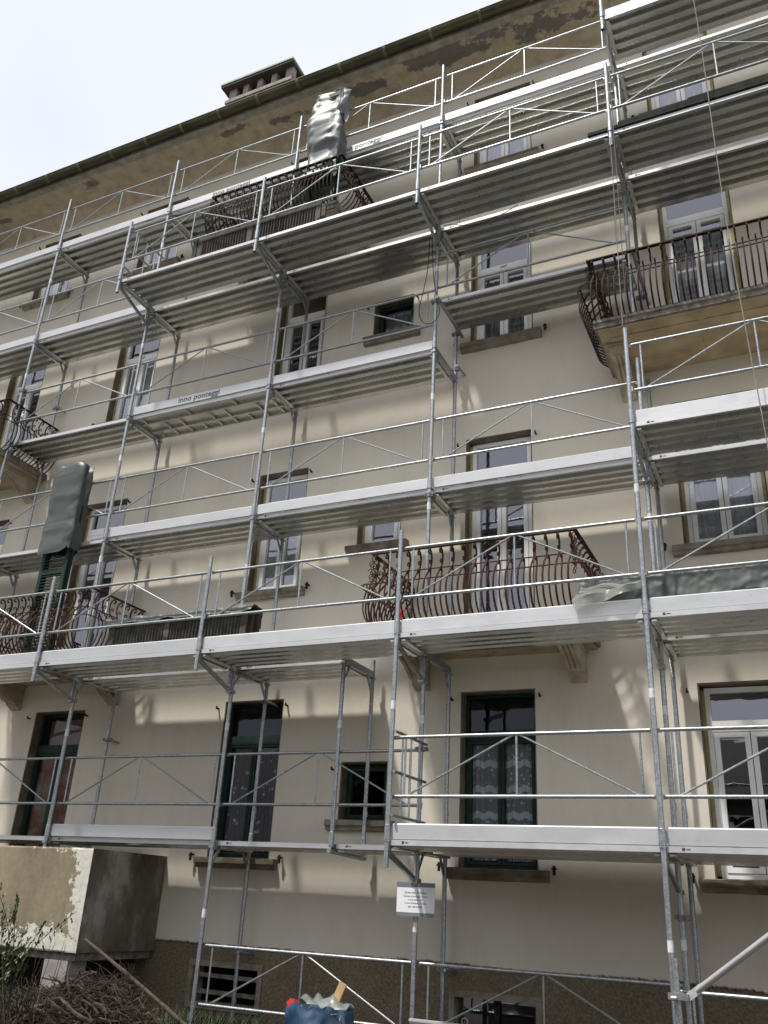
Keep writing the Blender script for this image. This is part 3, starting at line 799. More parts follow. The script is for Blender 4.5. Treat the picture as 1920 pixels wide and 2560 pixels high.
    hr.box(x0 - o - 0.005, x0 - o + 0.039, yf + 0.03 - o + 0.022, YW - 0.005, z, z + 0.014)
    hr.box(x1 + o - 0.039, x1 + o + 0.005, yf + 0.03 - o + 0.022, YW - 0.005, z, z + 0.014)
    build("handrail", hr, mat, bal)
    for sx, xx in ((-1, x0 + 0.03), (1, x1 - 0.03)):
        for k in range(5):
            s_ = put("scroll", spiral(mat), bal, (xx + sx * (0.03 + 0.02 * (k % 2)), yf + 0.01 - 0.02 * (k % 2), zt + 0.76 - 0.075 * k))
            s_.rotation_euler = (0, 0, sx * 0.7)
        for k in range(4):
            s_ = put("scroll", spiral(mat), bal, (xx + sx * 0.02, YW - 0.05, zt + 0.70 - 0.15 * k))
    return bal
balcony(-9.69, 4.44, M['rust'])                # first floor, over the terrace
balcony(-3.105, 4.42, M['rust'])               # first floor, beside it
balcony(-0.467, 7.87, M['iron'])               # second floor
balcony(-12.31, 7.97, M['iron'])
balcony(-6.385, 11.0, M['iron'])               # third floor

# ================================================================== TERRACE
ter = thing("terrace", "stained tan concrete terrace box with pale repaired corner on low piers", "terrace", (-10.5, 8.4, 0))
fr = MB(); TX0, TX1, TY = -13.2, -7.49, 8.226
n = 60
for j, z in enumerate((0.94, 0.955, 1.2, 1.6, 1.99, 2.008)):
    for i in range(n + 1):
        x = TX0 + (TX1 - TX0) * i / n
        k = 0.006 * noise.noise(Vector((x * 4, z * 4, 2)))
        fr.v.append((x if i < n else TX1 + k * 0.5, TY + k + (0.008 if j in (0, 5) else 0), z + (0.006 * noise.noise(Vector((x * 6, z, 1))) if j in (0, 5) else 0)))
for j in range(5):
    for i in range(n):
        a = j * (n + 1) + i; fr.f.append((a, a + 1, a + n + 2, a + n + 1))
fr.box(TX0, TX1 - 0.16, TY + 0.012, TY + 0.15, 0.945, 2.004)
build("parapet", fr, M['terrace'], ter)
sd = MB(); sd.box(TX1 - 0.15, TX1 - 0.0005, TY + 0.002, YW - 0.003, 0.945, 2.006)
build("side_wall", sd, M['terrace'], ter)
build("floor_slab", MB().box(TX0, TX1 - 0.05, TY + 0.06, YW - 0.003, 0.86, 0.94), M['slab'], ter)
for xa in (-7.955, -10.3, -12.6):
    pm = MB(); n = 6
    pm.box(xa, xa + 0.34, 8.265, 8.56, -0.05, 0.858)
    build("pier", pm, M['edgecon'] if xa < -9 else M['chim'], ter)
build("shade_sheet", MB().box(TX0, TX1 - 0.1, 9.20, 9.23, -0.05, 0.858), M['void'], ter)  # near-black sheet painting the deep shade under the terrace

# ================================================================== SCAFFOLD
scaf = thing("scaffold", "galvanised tube scaffold with aluminium decks, toe boards and trussed guard rails along the facade", "scaffold", (-6, YM, 0))
G = M['galv']
def standard(parent, x, y, z0, z1, sleeve=True, nm="standard", sticker=False):
    L = round(z1 - z0, 3)
    def mk():
        mb = MB()
        mb.tube((0, 0, 0.0), (0, 0, L), 0.0242, 12)
        if sleeve:
            mb.poly([(0, 0, 0.004), (0, 0, 0.006), (0, 0, 0.135), (0, 0, 0.14)], [0.0245, 0.0292, 0.0292, 0.0245], 12)
            mb.tube((0, 0, -0.012), (0, 0, 0.0035), 0.0315, 12)
        mb.box(0.02, 0.033, -0.006, 0.006, 0.36, 0.42) if L > 1 else None
        return mb.mesh(nm, G, True)
    o = put(nm, shared((nm, L, sleeve), mk), parent, (x, y, z0))
    if sticker and L > 1.5:
        def ms():
            mb = MB(); mb.tube((0, 0, 0), (0, 0, 0.085), 0.0249, 12); return mb.mesh("sticker", M['sticker'], True)
        put("sticker", shared("sticker", ms), parent, (x, y, z0 + 1.22))
    return o
def frame(c, k, z0=None, sleeve=True):
    """one scaffold frame: transom with corner gussets, carrying two standards; top at ring k"""
    x = COL[c]; zt = RING(k)
    def mk():
        mb = MB(); w = YI - YM
        mb.box(-0.024, 0.024, 0.022, w - 0.022, -0.062, -0.012)
        mb.box(-0.024, -0.018, 0.022, w - 0.022, -0.012, 0.012); mb.box(0.018, 0.024, 0.022, w - 0.022, -0.012, 0.012)
        for s, y in ((1, 0.0), (-1, w)):
            mb.bar((0, y + s * 0.022, -0.235), (0, y + s * 0.15, -0.062), 0.012, 0.038, (0, 0, 1))
            mb.box(-0.028, 0.028, y - 0.034, y + 0.034, -0.075, -0.055)
        return mb.mesh("frame", G, False)
    f = put("frame", shared("frame", mk), scaf, (x, YM, zt))
    zb = RING(k - 1) if z0 is None else z0
    standard(f, x, YM, zb, zt, sleeve and z0 is None, sticker=True)
    standard(f, x, YI, zb, zt, sleeve and z0 is None)
    return f
def base_jack(x, y, z0, z1):
    mb = MB(); mb.box(x - 0.075, x + 0.075, y - 0.075, y + 0.075, z0, z0 + 0.008)
    mb.tube((x, y, z0 + 0.008), (x, y, z1 + 0.03), 0.0185, 10)
    mb.tube((x, y, z1 - 0.035), (x, y, z1 - 0.002), 0.034, 8); mb.box(x - 0.075, x + 0.075, y - 0.009, y + 0.009, z1 - 0.026, z1 - 0.010)
    return build("base_jack", mb, G, scaf, False)

for k in range(3, 7): frame(0, k)
for k in range(2, 7): frame(1, k)
frame(1, 1, 1.06); frame(2, 1, 1.06); frame(2, 2); frame(2, 3, 4.55)
for k in (4, 5, 6): frame(2, k)
for k in range(1, 6): frame(3, k)
frame(3, 6, 11.13)
frame(4, 1); frame(4, 2); frame(4, 3, 4.64)
for k in (4, 5, 6): frame(4, k)
frame(5, 1); frame(5, 2); frame(5, 3); frame(5, 5, 8.00); frame(5, 6)
for k in range(1, 7): frame(6, k)
standard(scaf, COL[5], YM, RING(3), 7.386); standard(scaf, COL[5], YI, RING(3), 7.55)
for c in (3, 4, 5, 6):
    for y in (YM, YI): base_jack(COL[c], y, -0.01, RING(0))
base_jack(COL[5], YB, -0.01, RING(0))
for c, z0, z1 in ((2, 4.441, 4.55), (3, 11.001, 11.13), (4, 4.421, 4.64), (5, 7.871, 8.00)):
    for y in (YM, YI): base_jack(COL[c], max(y, 8.70) if False else y, z0, z1)
for c in range(0, 5): standard(scaf, COL[c], YM, RING(6), RING(6) + 1.15)
# short frame carrying the end of the second deck
XE = -4.678
f = put("frame", CACHE["frame"], scaf, (XE, YM, RING(2)))
standard(f, XE, YM, RING(1) - 0.02, RING(2), sticker=True); standard(f, XE, YI, RING(1) - 0.02, RING(2) + 0.16)
tr_ = MB(); tr_.tube((XE, YM - 0.05, RING(1) - 0.07), (XE, YI + 0.05, RING(1) - 0.10), 0.024, 10); build("tie_tube", tr_, G, scaf, True)

def bracket(c, lev, guard=True, stub=True):
    x = COL[c]; z = RING(lev)
    def mk():
        mb = MB(); w = YM - YB
        mb.box(-0.022, 0.022, 0.024, w - 0.026, -0.066, -0.012)
        mb.bar((0, 0.026, -0.105), (0, w - 0.05, -0.315), 0.030, 0.044)
        mb.tube((0, w - 0.052, -0.36), (0, w - 0.052, -0.066), 0.019, 8)
        mb.box(-0.036, 0.036, w - 0.075, w + 0.032, -0.345, -0.305); mb.box(-0.03, 0.03, w - 0.07, w + 0.03, -0.08, -0.05)
        mb.box(-0.026, 0.026, 0.015, 0.05, -0.14, -0.02)
        return mb.mesh("bracket", G)
    b = put("bracket", shared("bracket", mk), scaf, (x, YB, z))
    if stub:
        def ms():
            mb = MB(); mb.poly([(0, 0, -0.24), (0, 0, 0.0)], 0.0242, 12, False)
            mb.poly([(0, 0, -0.24), (0, 0, -0.12)], 0.020, 12, False); return mb.mesh("socket", G, True)
        put("socket", shared("socket", ms), b, (x, YB, z))
    if guard: standard(b, x, YB, z, z + 1.145, True, "guard_post", sticker=False)
    return b
bracket(4, 1, False); standard(scaf, COL[4], YB, RING(1), RING(2), sticker=True); bracket(4, 2, True, False)
for k in range(0, 3): standard(scaf, COL[5], YB, RING(k), RING(k + 1), sticker=True)
for k in (1, 2): bracket(5, k, False, False)
bracket(5, 3, True, False); bracket(6, 1); bracket(6, 3)
for c in (1, 2, 3, 6): bracket(c, 2)
for c in (2, 3, 4, 5, 6): bracket(c, 5)
for c in (5, 6): bracket(c, 6)

# decks
DW = 0.66
def deck_mesh(L):
    def mk():
        mb = MB(); x0, x1 = -L / 2, L / 2
        mb.box(x0, x1, 0.0, 0.028, -0.046, 0.006); mb.box(x0, x1, DW - 0.028, DW, -0.046, 0.006)
        pts = []; n = 4; a, b = 0.028, DW - 0.028; p = (b - a) / n
        for i in range(n):
            y = a + p * i
            pts += [(y, 0.0), (y + p * 0.38, 0.0), (y + p * 0.50, -0.058), (y + p * 0.90, -0.058)]
        pts.append((b, 0.0))
        k = len(pts)
        mb.add([(x, y, z) for x in (x0, x1) for y, z in pts], [(i, i + 1, k + i + 1, k + i) for i in range(k - 1)])
        mb.add([(x, y, 0.004) for x in (x0, x1) for y in (a, b)], [(0, 2, 3, 1)])
        return mb.mesh("deck", M['alu'])
    return shared(("deck", L), mk)
def deck_end():
    def mk():
        mb = MB(); mb.box(-0.022, 0.022, 0.02, DW - 0.02, -0.074, -0.0585)
        for y in (0.09, DW - 0.09): mb.box(-0.03, 0.03, y - 0.03, y + 0.03, -0.075, -0.046)
        return mb.mesh("end_plate", M['alu'])
    return shared("deck_end", mk)
def edge_strip(L):
    def mk():
        mb = MB(); mb.box(-L / 2 + 0.002, L / 2 - 0.002, -0.0025, -0.0005, -0.044, 0.004); return mb.mesh("edge_strip", M['alu_edge'])
    return shared(("edge", L), mk)
def deck(xa, xb, y, z, lab=True):
    L = round(xb - xa - 0.055, 3); xc = (xa + xb) / 2
    y0 = y + (0.055 if y == YM else 0.015)
    d = put("deck", deck_mesh(L), scaf, (xc, y0, z))
    put("edge_strip", edge_strip(L), d, (xc, y0, z))
    for s in (-1, 1): put("end_plate", deck_end(), d, (xc + s * (L / 2 - 0.035), y0, z))
    if lab:
        def ms():
            mb = MB(); mb.box(-0.012, 0.012, -0.0016, 0.0, -0.011, 0.011); mb.box(0.022, 0.055, -0.0016, 0.0, -0.004, 0.003); return mb.mesh("maker_mark", M['print'])
        put("maker_mark", shared("mark", ms), d, (xc - L / 2 + 0.13, y0 - 0.003, z - 0.018))
    return d
def toe(xa, xb, y, z, txt=None, tx=None):
    L = round(xb - xa - 0.075, 3)
    def mk():
        mb = MB(); x0, x1 = -L / 2, L / 2
        mb.prism_x([(0, 0.008), (-0.012, 0.012), (-0.012, 0.14), (0.0, 0.152), (0.012, 0.152), (0.012, 0.008)], x0, x1)
        mb.box(x0 - 0.012, x0 - 0.001, -0.012, 0.02, 0.03, 0.12); mb.box(x1 + 0.001, x1 + 0.012, -0.012, 0.02, 0.03, 0.12)
        return mb.mesh("toe_board", M['toe'])
    t = put("toe_board", shared(("toe", L), mk), scaf, ((xa + xb) / 2, y + 0.035, z))
    if txt:
        tm_ = shared("ponteggi", lambda: text_mesh("lettering", txt, 0.135, M['print']))
        put("lettering", tm_, t, (tx, y + 0.035 - 0.0145, z + 0.045))
    return t
def guardrail(xa, xb, y, z):
    L = round(xb - xa, 3); h = L / 2; xc = (xa + xb) / 2; yy = y + 0.04
    def mr():
        mb = MB()
        for zz in (0.95, 0.395):
            mb.tube((-h + 0.045, 0, zz), (h - 0.045, 0, zz), 0.0168, 10)
            for s in (-1, 1): mb.box(min(s * (h - 0.055), s * (h - 0.012)), max(s * (h - 0.055), s * (h - 0.012)), -0.006, 0.006, zz - 0.022, zz + 0.014)
        return mb.mesh("guardrail", G, True)
    o = put("guardrail", shared(("gr", L), mr), scaf, (xc, yy, z))
    def mu():
        mb = MB(); mb.tube((0, 0, 0.395), (0, 0, 0.95), 0.0105, 8); return mb.mesh("upright", G, True)
    for xx in (-h + 0.135, 0, h - 0.135): put("upright", shared("upright", mu), o, (xc + xx, yy, z))
    for s in (-1, 1):
        def mbr():
            mb = MB(); mb.tube((s * 0.035, 0, 0.94), (s * (h - 0.17), 0, 0.405), 0.0098, 8); return mb.mesh("brace", G, True)
        put("brace", shared(("brace", L, s), mbr), o, (xc, yy, z))
    return o
B_, M_ = YB, YM
def C(i): return COL[i]
# decks per level: (level, first column, last column, plane)
for lev, i, j, y in ((1, 1, 2, M_), (1, 2, 3, M_), (1, 4, 5, M_), (1, 4, 5, B_), (1, 5, 6, M_), (1, 5, 6, B_),
                     (2, 1, 2, B_), (2, 2, 3, B_), (2, 2, 3, M_), (2, 3, 4, B_), (2, 4, 5, B_), (2, 5, 6, B_), (2, 5, 6, M_),
                     (3, 0, 1, M_), (3, 1, 2, M_), (3, 2, 3, M_), (3, 3, 4, M_), (3, 4, 5, M_), (3, 5, 6, M_), (3, 5, 6, B_),
                     (4, 1, 2, M_), (4, 3, 4, M_),
                     (5, 0, 1, M_), (5, 1, 2, M_), (5, 2, 3, M_), (5, 2, 3, B_), (5, 3, 4, M_), (5, 3, 4, B_), (5, 4, 5, M_), (5, 4, 5, B_), (5, 5, 6, M_), (5, 5, 6, B_),
                     (6, 0, 1, M_), (6, 1, 2, M_), (6, 2, 3, M_), (6, 3, 4, M_), (6, 4, 5, M_), (6, 5, 6, M_), (6, 5, 6, B_)):
    deck(C(i), C(j), y, RING(lev))
deck(C(3), XE, M_, RING(1)); deck(XE, C(4), M_, RING(1)); deck(C(3), XE, M_, RING(2))
ZH = 8.93
deck(C(4), C(5), M_, ZH)
for c in (4, 5):
    mb = MB(); mb.tube((C(c) + 0.055, YM - 0.10, ZH + 0.03 - 0.09), (C(c) + 0.055, YI + 0.10, ZH + 0.03 - 0.09), 0.0242, 12); build("support_tube", mb, G, scaf, True)
# hatch deck with open frame underneath
xa, xb = C(2) + 0.03, C(3) - 0.03; z = RING(4); y0 = YM + 0.05
hd = MB(); hd.box(xa, xb, y0, y0 + 0.03, z - 0.055, z + 0.005); hd.box(xa, xb, y0 + DW - 0.03, y0 + DW, z - 0.055, z + 0.005)
hd.box(xa, xb, y0 + 0.03, y0 + DW - 0.03, z - 0.012, z + 0.002)
hdo = build("deck", hd, M['alu'], scaf); hdo["label"] = "framed deck with a hatch, cross ribs showing underneath"
build("edge_strip", MB().box(xa + 0.002, xb - 0.002, y0 - 0.0025, y0 - 0.0005, z - 0.053, z + 0.003), M['alu_edge'], hdo)
for yy in (0.20, 0.44): build("rib", MB().box(xa + 0.03, xb - 0.03, y0 + yy, y0 + yy + 0.028, z - 0.05, z - 0.0125), M['alu'], hdo)
for i in range(9):
    x = xa + 0.12 + i * (xb - xa - 0.24) / 8
    ya, yb2 = (y0 + 0.229, y0 + 0.439) if i % 3 else (y0 + 0.031, y0 + 0.199)
    build("rib", MB().box(x - 0.016, x + 0.016, ya, yb2, z - 0.046, z - 0.0125), M['alu'], hdo)
    build("rib", MB().box(x - 0.016, x + 0.016, y0 + 0.469, y0 + DW - 0.031, z - 0.046, z - 0.0125), M['alu'], hdo)

TXT = "inno ponteggi"
for lev, i, j, y, tx in ((1, 2, 3, M_, None), (1, 4, 5, B_, None), (1, 5, 6, B_, None),
                         (2, 1, 2, B_, None), (2, 2, 3, B_, None), (2, 3, 4, B_, None), (2, 4, 5, B_, None), (2, 5, 6, B_, None),
                         (3, 2, 3, M_, None), (3, 3, 4, M_, None), (3, 4, 5, M_, None), (3, 5, 6, B_, None),
                         (4, 2, 3, M_, -7.78), (4, 3, 4, M_, None), (5, 0, 1, M_, None), (5, 1, 2, M_, None),
                         (6, 0, 1, M_, None), (6, 1, 2, M_, None), (6, 2, 3, M_, -7.80), (6, 3, 4, M_, -5.42), (6, 4, 5, M_, None), (6, 5, 6, B_, None)):
    toe(C(i), C(j), y, RING(lev), TXT if tx else None, tx)

for lev, i, j, y in ((0, 3, 4, M_), (0, 4, 5, M_), (0, 5, 6, B_),
                     (1, 1, 2, M_), (1, 2, 3, M_), (1, 3, 4, M_), (1, 4, 5, B_), (1, 5, 6, B_),
                     (2, 1, 2, B_), (2, 2, 3, B_), (2, 3, 4, B_), (2, 4, 5, B_), (2, 5, 6, B_),
                     (3, 0, 1, M_), (3, 1, 2, M_), (3, 2, 3, M_), (3, 3, 4, M_), (3, 4, 5, M_), (3, 5, 6, B_),
                     (4, 1, 2, M_), (4, 2, 3, M_), (4, 3, 4, M_),
                     (5, 0, 1, M_), (5, 1, 2, M_), (5, 2, 3, B_), (5, 3, 4, B_), (5, 4, 5, B_), (5, 5, 6, B_),
                     (6, 0, 1, M_), (6, 1, 2, M_), (6, 2, 3, M_), (6, 3, 4, M_), (6, 4, 5, M_), (6, 5, 6, B_)):
    guardrail(C(i), C(j), y, RING(lev))
guardrail(C(4), C(5), M_, 8.735)

# end guards closing the outer deck rows
def end_guard(c, lev, s):
    x = C(c) + s * 0.05; z = RING(lev)
    mb = MB()
    for zz in (1.0, 0.62, 0.22): mb.tube((x, YB - 0.03, z + zz), (x, YM + 0.03, z + zz), 0.015, 8)
    for yy in (0.16, 0.37, 0.58): mb.tube((x, YB + yy, z + 0.22), (x, YB + yy, z + 1.0), 0.009, 8)
    build("end_guard", mb, G, scaf, True)
end_guard(4, 1, 1); end_guard(2, 5, 1)
toe_end = MB(); toe_end.box(C(4) + 0.03, C(4) + 0.05, YB + 0.03, YM - 0.03, RING(1) + 0.01, RING(1) + 0.15); build("toe_board", toe_end, M['toe'], scaf)

# couplers and wall ties
def coupler(x, y, z, tie=0.0):
    def mk():
        mb = MB()
        mb.tube((0, 0, -0.026), (0, 0, 0.026), 0.036, 10); mb.box(0.02, 0.075, -0.02, 0.02, -0.022, 0.022)
        mb.tube((0.06, -0.03, 0), (0.06, 0.05, 0), 0.011, 6); mb.tube((-0.045, -0.035, 0.008), (-0.045, 0.035, 0.008), 0.009, 6); mb.box(-0.06, -0.03, -0.022, 0.022, -0.014, 0.024)
        mb.tube((0.06, -0.055, 0), (0.06, -0.028, 0), 0.018, 6)
        return mb.mesh("coupler", M['tape'])
    o = put("coupler", shared("coupler", mk), scaf, (x, y, z))
    if tie:
        build("wall_tie", MB().tube((x + 0.055, y - 0.09, z), (x + 0.055 + 0.03, YW + 0.01, z - 0.02), 0.0165, 8), G, o, True)
for c, z, t in ((3, 3.86, 1), (3, 4.70, 1), (4, 1.02, 1), (2, 3.45, 1), (2, 5.35, 0), (4, 8.28, 1), (4, 8.86, 0), (1, 9.2, 1), (5, 8.78, 1), (5, 6.62, 0), (3, 1.02, 1), (4, 3.10, 0), (5, 1.62, 0), (4, 6.05, 0)):
    coupler(C(c), YI if t or c == 4 and z > 8 else YM, z, t)
coupler(C(4), YM, 8.87); coupler(C(1), YM, 9.12)
# stay tube clamped low on the outer standard, with a short stub tube beside it
stub = MB(); stub.tube((C(5) + 0.045, YB - 0.06, 0.2), (C(5) + 0.03, YB - 0.06, 1.33), 0.026, 14); build("stub_tube", stub, G, scaf, True)
p0 = Vector((C(5) + 0.12, YB - 0.09, 1.075)); d_ = Vector((0.647, -0.43, 0.461)).normalized(); p1 = p0 + d_ * 3.4
st_ = MB(); st_.poly([p0 + d_ * 0.10, p0 + d_ * 0.17, p1], [0.020, 0.0245, 0.0245], 14)
st_.bar(p0 - d_ * 0.05, p0 + d_ * 0.16, 0.006, 0.058, (0, 0, 1)); build("stay_tube", st_, M['alu_edge'], scaf, True)
cp = MB(); cp.tube((C(5) + 0.04, YB - 0.06, 1.045), (C(5) + 0.04, YB - 0.06, 1.10), 0.042, 14); cp.tube((C(5) - 0.005, YB - 0.13, 1.06), (C(5) + 0.035, YB - 0.13, 1.06), 0.016, 8)
cp.box(C(5) - 0.03, C(5) + 0.12, YB - 0.115, YB - 0.075, 1.05, 1.095); build("coupler", cp, G, scaf, True)

# ================================================================== SMALL THINGS
# warning board on the standard
sg = thing("warning_sign", "white load limit board with grey tape strips on a standard", "sign", (-3.672, 8.60, 1.506))
build("board", MB().box(-3.872, -3.472, 8.602, 8.607, 1.506, 1.806), M['white'], sg)
build("tape_strip", MB().box(-3.874, -3.470, 8.5985, 8.6018, 1.768, 1.808), M['tape'], sg)
build("tape_strip", MB().box(-3.874, -3.470, 8.5985, 8.6018, 1.504, 1.538), M['tape'], sg)
for i, (s_, sz) in enumerate((("Carico utile 2.0 kN/m2", 0.026), ("L'accesso al ponteggio è vietato", 0.0205), ("ai non autorizzati!", 0.0205), ("In caso d'incidente si declina", 0.0205), ("ogni responsabilità.", 0.0205))):
    me = text_mesh("lettering", s_, sz, M['print'], 'CENTER'); put("lettering", me, sg, (-3.672, 8.6012, 1.708 - 0.031 * i))

# shutters ------------------------------------------------------------------
def shutter(root, L, W, mat, upright, slat_mat=None, at_local=(0, 0, 0), T=0.035, nslat=None):
    """louvred leaf in local coords. upright: height along Z, width along X. lying: length along X, width along Z"""
    o = Vector(at_local); slat_mat = slat_mat or mat
    def mp(a, y, c): return (c, y, a) if upright else (a, y, c)      # a along the leaf, c across it
    def bx(a0, a1, y0, y1, c0, c1):
        p, q = mp(a0, y0, c0), mp(a1, y1, c1)
        return MB().box(*[v for i in range(3) for v in (min(p[i], q[i]), max(p[i], q[i]))])
    def lp(name, mb, m):
        ob = put(name, mb.mesh(name, m), root, WL[root.name] + o); return ob
    st = 0.06
    lp("stile", bx(0, L, 0, T, 0, st), mat); lp("stile", bx(0, L, 0, T, W - st, W), mat)
    for a in (0, L * 0.42, L - 0.08): lp("cross_rail", bx(a, a + 0.08, 0.002, T - 0.002, st, W - st), mat)
    n = nslat or int(L / 0.050)
    sp = (L - 0.16) / n
    p0_, p1_ = (mp(-0.004, 0.004, st - 0.004), mp(0.004, 0.004, W - st + 0.004))
    def mk():
        mb = MB(); t = 0.45; hw = 0.025
        c0, c1 = st - 0.003, W - st + 0.003
        for e in (c0, c1):
            for (da, dy) in ((-hw * math.sin(t) - 0.004, -hw * math.cos(t)), (-hw * math.sin(t) + 0.004, -hw * math.cos(t)), (hw * math.sin(t) + 0.004, hw * math.cos(t)), (hw * math.sin(t) - 0.004, hw * math.cos(t))):
                mb.v.append(mp(da, T / 2 + dy * 0.7, e))
        mb.f = [(0, 1, 2, 3), (7, 6, 5, 4)] + [(i, 4 + i, 4 + (i + 1) % 4, (i + 1) % 4) for i in range(4)]
        return mb.mesh("slat", slat_mat)
    sm = shared(("slat", upright, W, slat_mat.name), mk)
    for i in range(n):
        a = 0.08 + sp * (i + 0.5)
        if abs(a - L * 0.42 - 0.04) < 0.05: continue
        off = Vector(mp(a, 0, 0))
        put("slat", sm, root, WL[root.name] + o + off)
def lying(x0, x1, y, z, W, mat, label, group=None, tilt=0.0):
    r = thing("shutter", label, "shutter", (x0, y, z), group)
    shutter(r, x1 - x0, W, mat, False)
    r.rotation_euler = (tilt, 0, 0)
    return r
ZD2 = RING(2) + 0.008; ZD5 = RING(5) + 0.008
lying(-7.80, -5.74, 8.16, ZD2, 0.50, M['shutter_grey'], "front grey louvred shutter on its side under a tarp strip, beside the first floor balcony", None)
lying(-7.74, -5.70, 8.23, ZD2, 0.52, M['shutter'], "brown louvred shutter on its side behind the grey one under the tarp strip")
lying(-7.70, -5.66, 8.30, ZD2, 0.52, M['shutter'], "rearmost brown louvred shutter on its side under the tarp strip")
lying(-1.72, 0.40, 8.20, ZD2, 0.42, M['shutter'], "brown louvred shutter lying half hidden under the long green tarp")
lying(-1.66, 0.46, 8.28, ZD2, 0.42, M['shutter'], "second brown shutter at the back under the long green tarp")
r_ = lying(-7.44, -5.30, 8.14, ZD5, 0.56, M['shutter'], "front brown louvred shutter with green edge standing on its side below the third floor balcony")
build("edge_board", MB().box(-7.475, -7.442, 8.13, 8.36, ZD5, ZD5 + 0.60), M['green'], r_)
lying(-7.42, -5.28, 8.24, ZD5, 0.56, M['shutter'], "brown louvred shutter on its side behind another below the third floor balcony")
def standing(x0, y, z, W, H, lean, label, mat):
    r = thing("shutter", label, "shutter", (x0, y, z))
    shutter(r, H, W, mat, True)
    r.rotation_euler = (lean, 0, 0); return r
standing(-9.66, 8.52, 4.46, 0.50, 2.78, 0.0, "tall dark green louvred shutter standing on the first floor balcony under a tarp hood", M['green'])
standing(-9.64, 8.565, 4.46, 0.50, 2.78, 0.0, "second dark green louvred shutter right behind the tall hooded one", M['green'])
standing(-5.86, 8.545, 11.02, 0.50, 2.42, 0.0, "dark green louvred shutter wrapped in silver tarp on the third floor balcony", M['green'])
standing(-5.84, 8.585, 11.02, 0.50, 2.42, 0.0, "second green shutter at the back of the silver tarp bundle", M['green'])
# planks on the upper deck
for k, (x0, x1, y, z, h) in enumerate(((-1.46, 1.0, 7.925, ZD5, 0.062), (-1.10, 1.05, 7.94, ZD5 + 0.064, 0.06), (-0.30, 1.1, 7.955, ZD5 + 0.126, 0.05))):
    pk = thing("dark_plank", ("lowest dark plank of the pile on the upper deck edge", "middle dark plank of the pile on the upper deck edge", "topmost dark plank of the pile on the upper deck edge")[k], "plank", ((x0 + x1) / 2, y, z))
    build("board", MB().box(x0, x1, y, y + 0.22, z, z + h), M['plank'], pk)
    build("edge_lip", MB().box(x0 + 0.01, x1 - 0.01, y - 0.012, y - 0.001, z + 0.012, z + h - 0.006), M['plank'], pk)

# tarpaulins ---------------------------------------------------------------
def lin2(x, y, seed):
    """piecewise linear noise: flat triangles that meet in straight creases"""
    i, j = math.floor(x), math.floor(y); u, v = x - i, y - j
    def h(a, b_): return (math.sin(a * 127.1 + b_ * 311.7 + seed * 74.7) * 43758.5453) % 1.0 - 0.5
    if u + v < 1: return h(i, j) * (1 - u - v) + h(i + 1, j) * u + h(i, j + 1) * v
    return h(i + 1, j + 1) * (u + v - 1) + h(i, j + 1) * (1 - u) + h(i + 1, j) * (1 - v)
def crumple(p, s=3.0, amp=0.03, seed=0.0):
    a = p[0] + 0.8 * p[1]; b_ = p[2] + 0.35 * p[1]
    a += 0.05 * noise.noise(Vector((a * 3, b_ * 3, seed))); b_ += 0.05 * noise.noise(Vector((a * 3, b_ * 3, seed + 7)))
    r = 0
    for k, (f, w, th) in enumerate(((1.25, 1.0, 0.4), (2.9, 0.42, 1.1), (6.5, 0.15, 2.2))):
        c, d = math.cos(th), math.sin(th)
        r += w * lin2((a * c + b_ * d) * s * f, (b_ * c - a * d) * s * f * 0.8, seed + k * 3.3)
    return amp * 2.0 * r
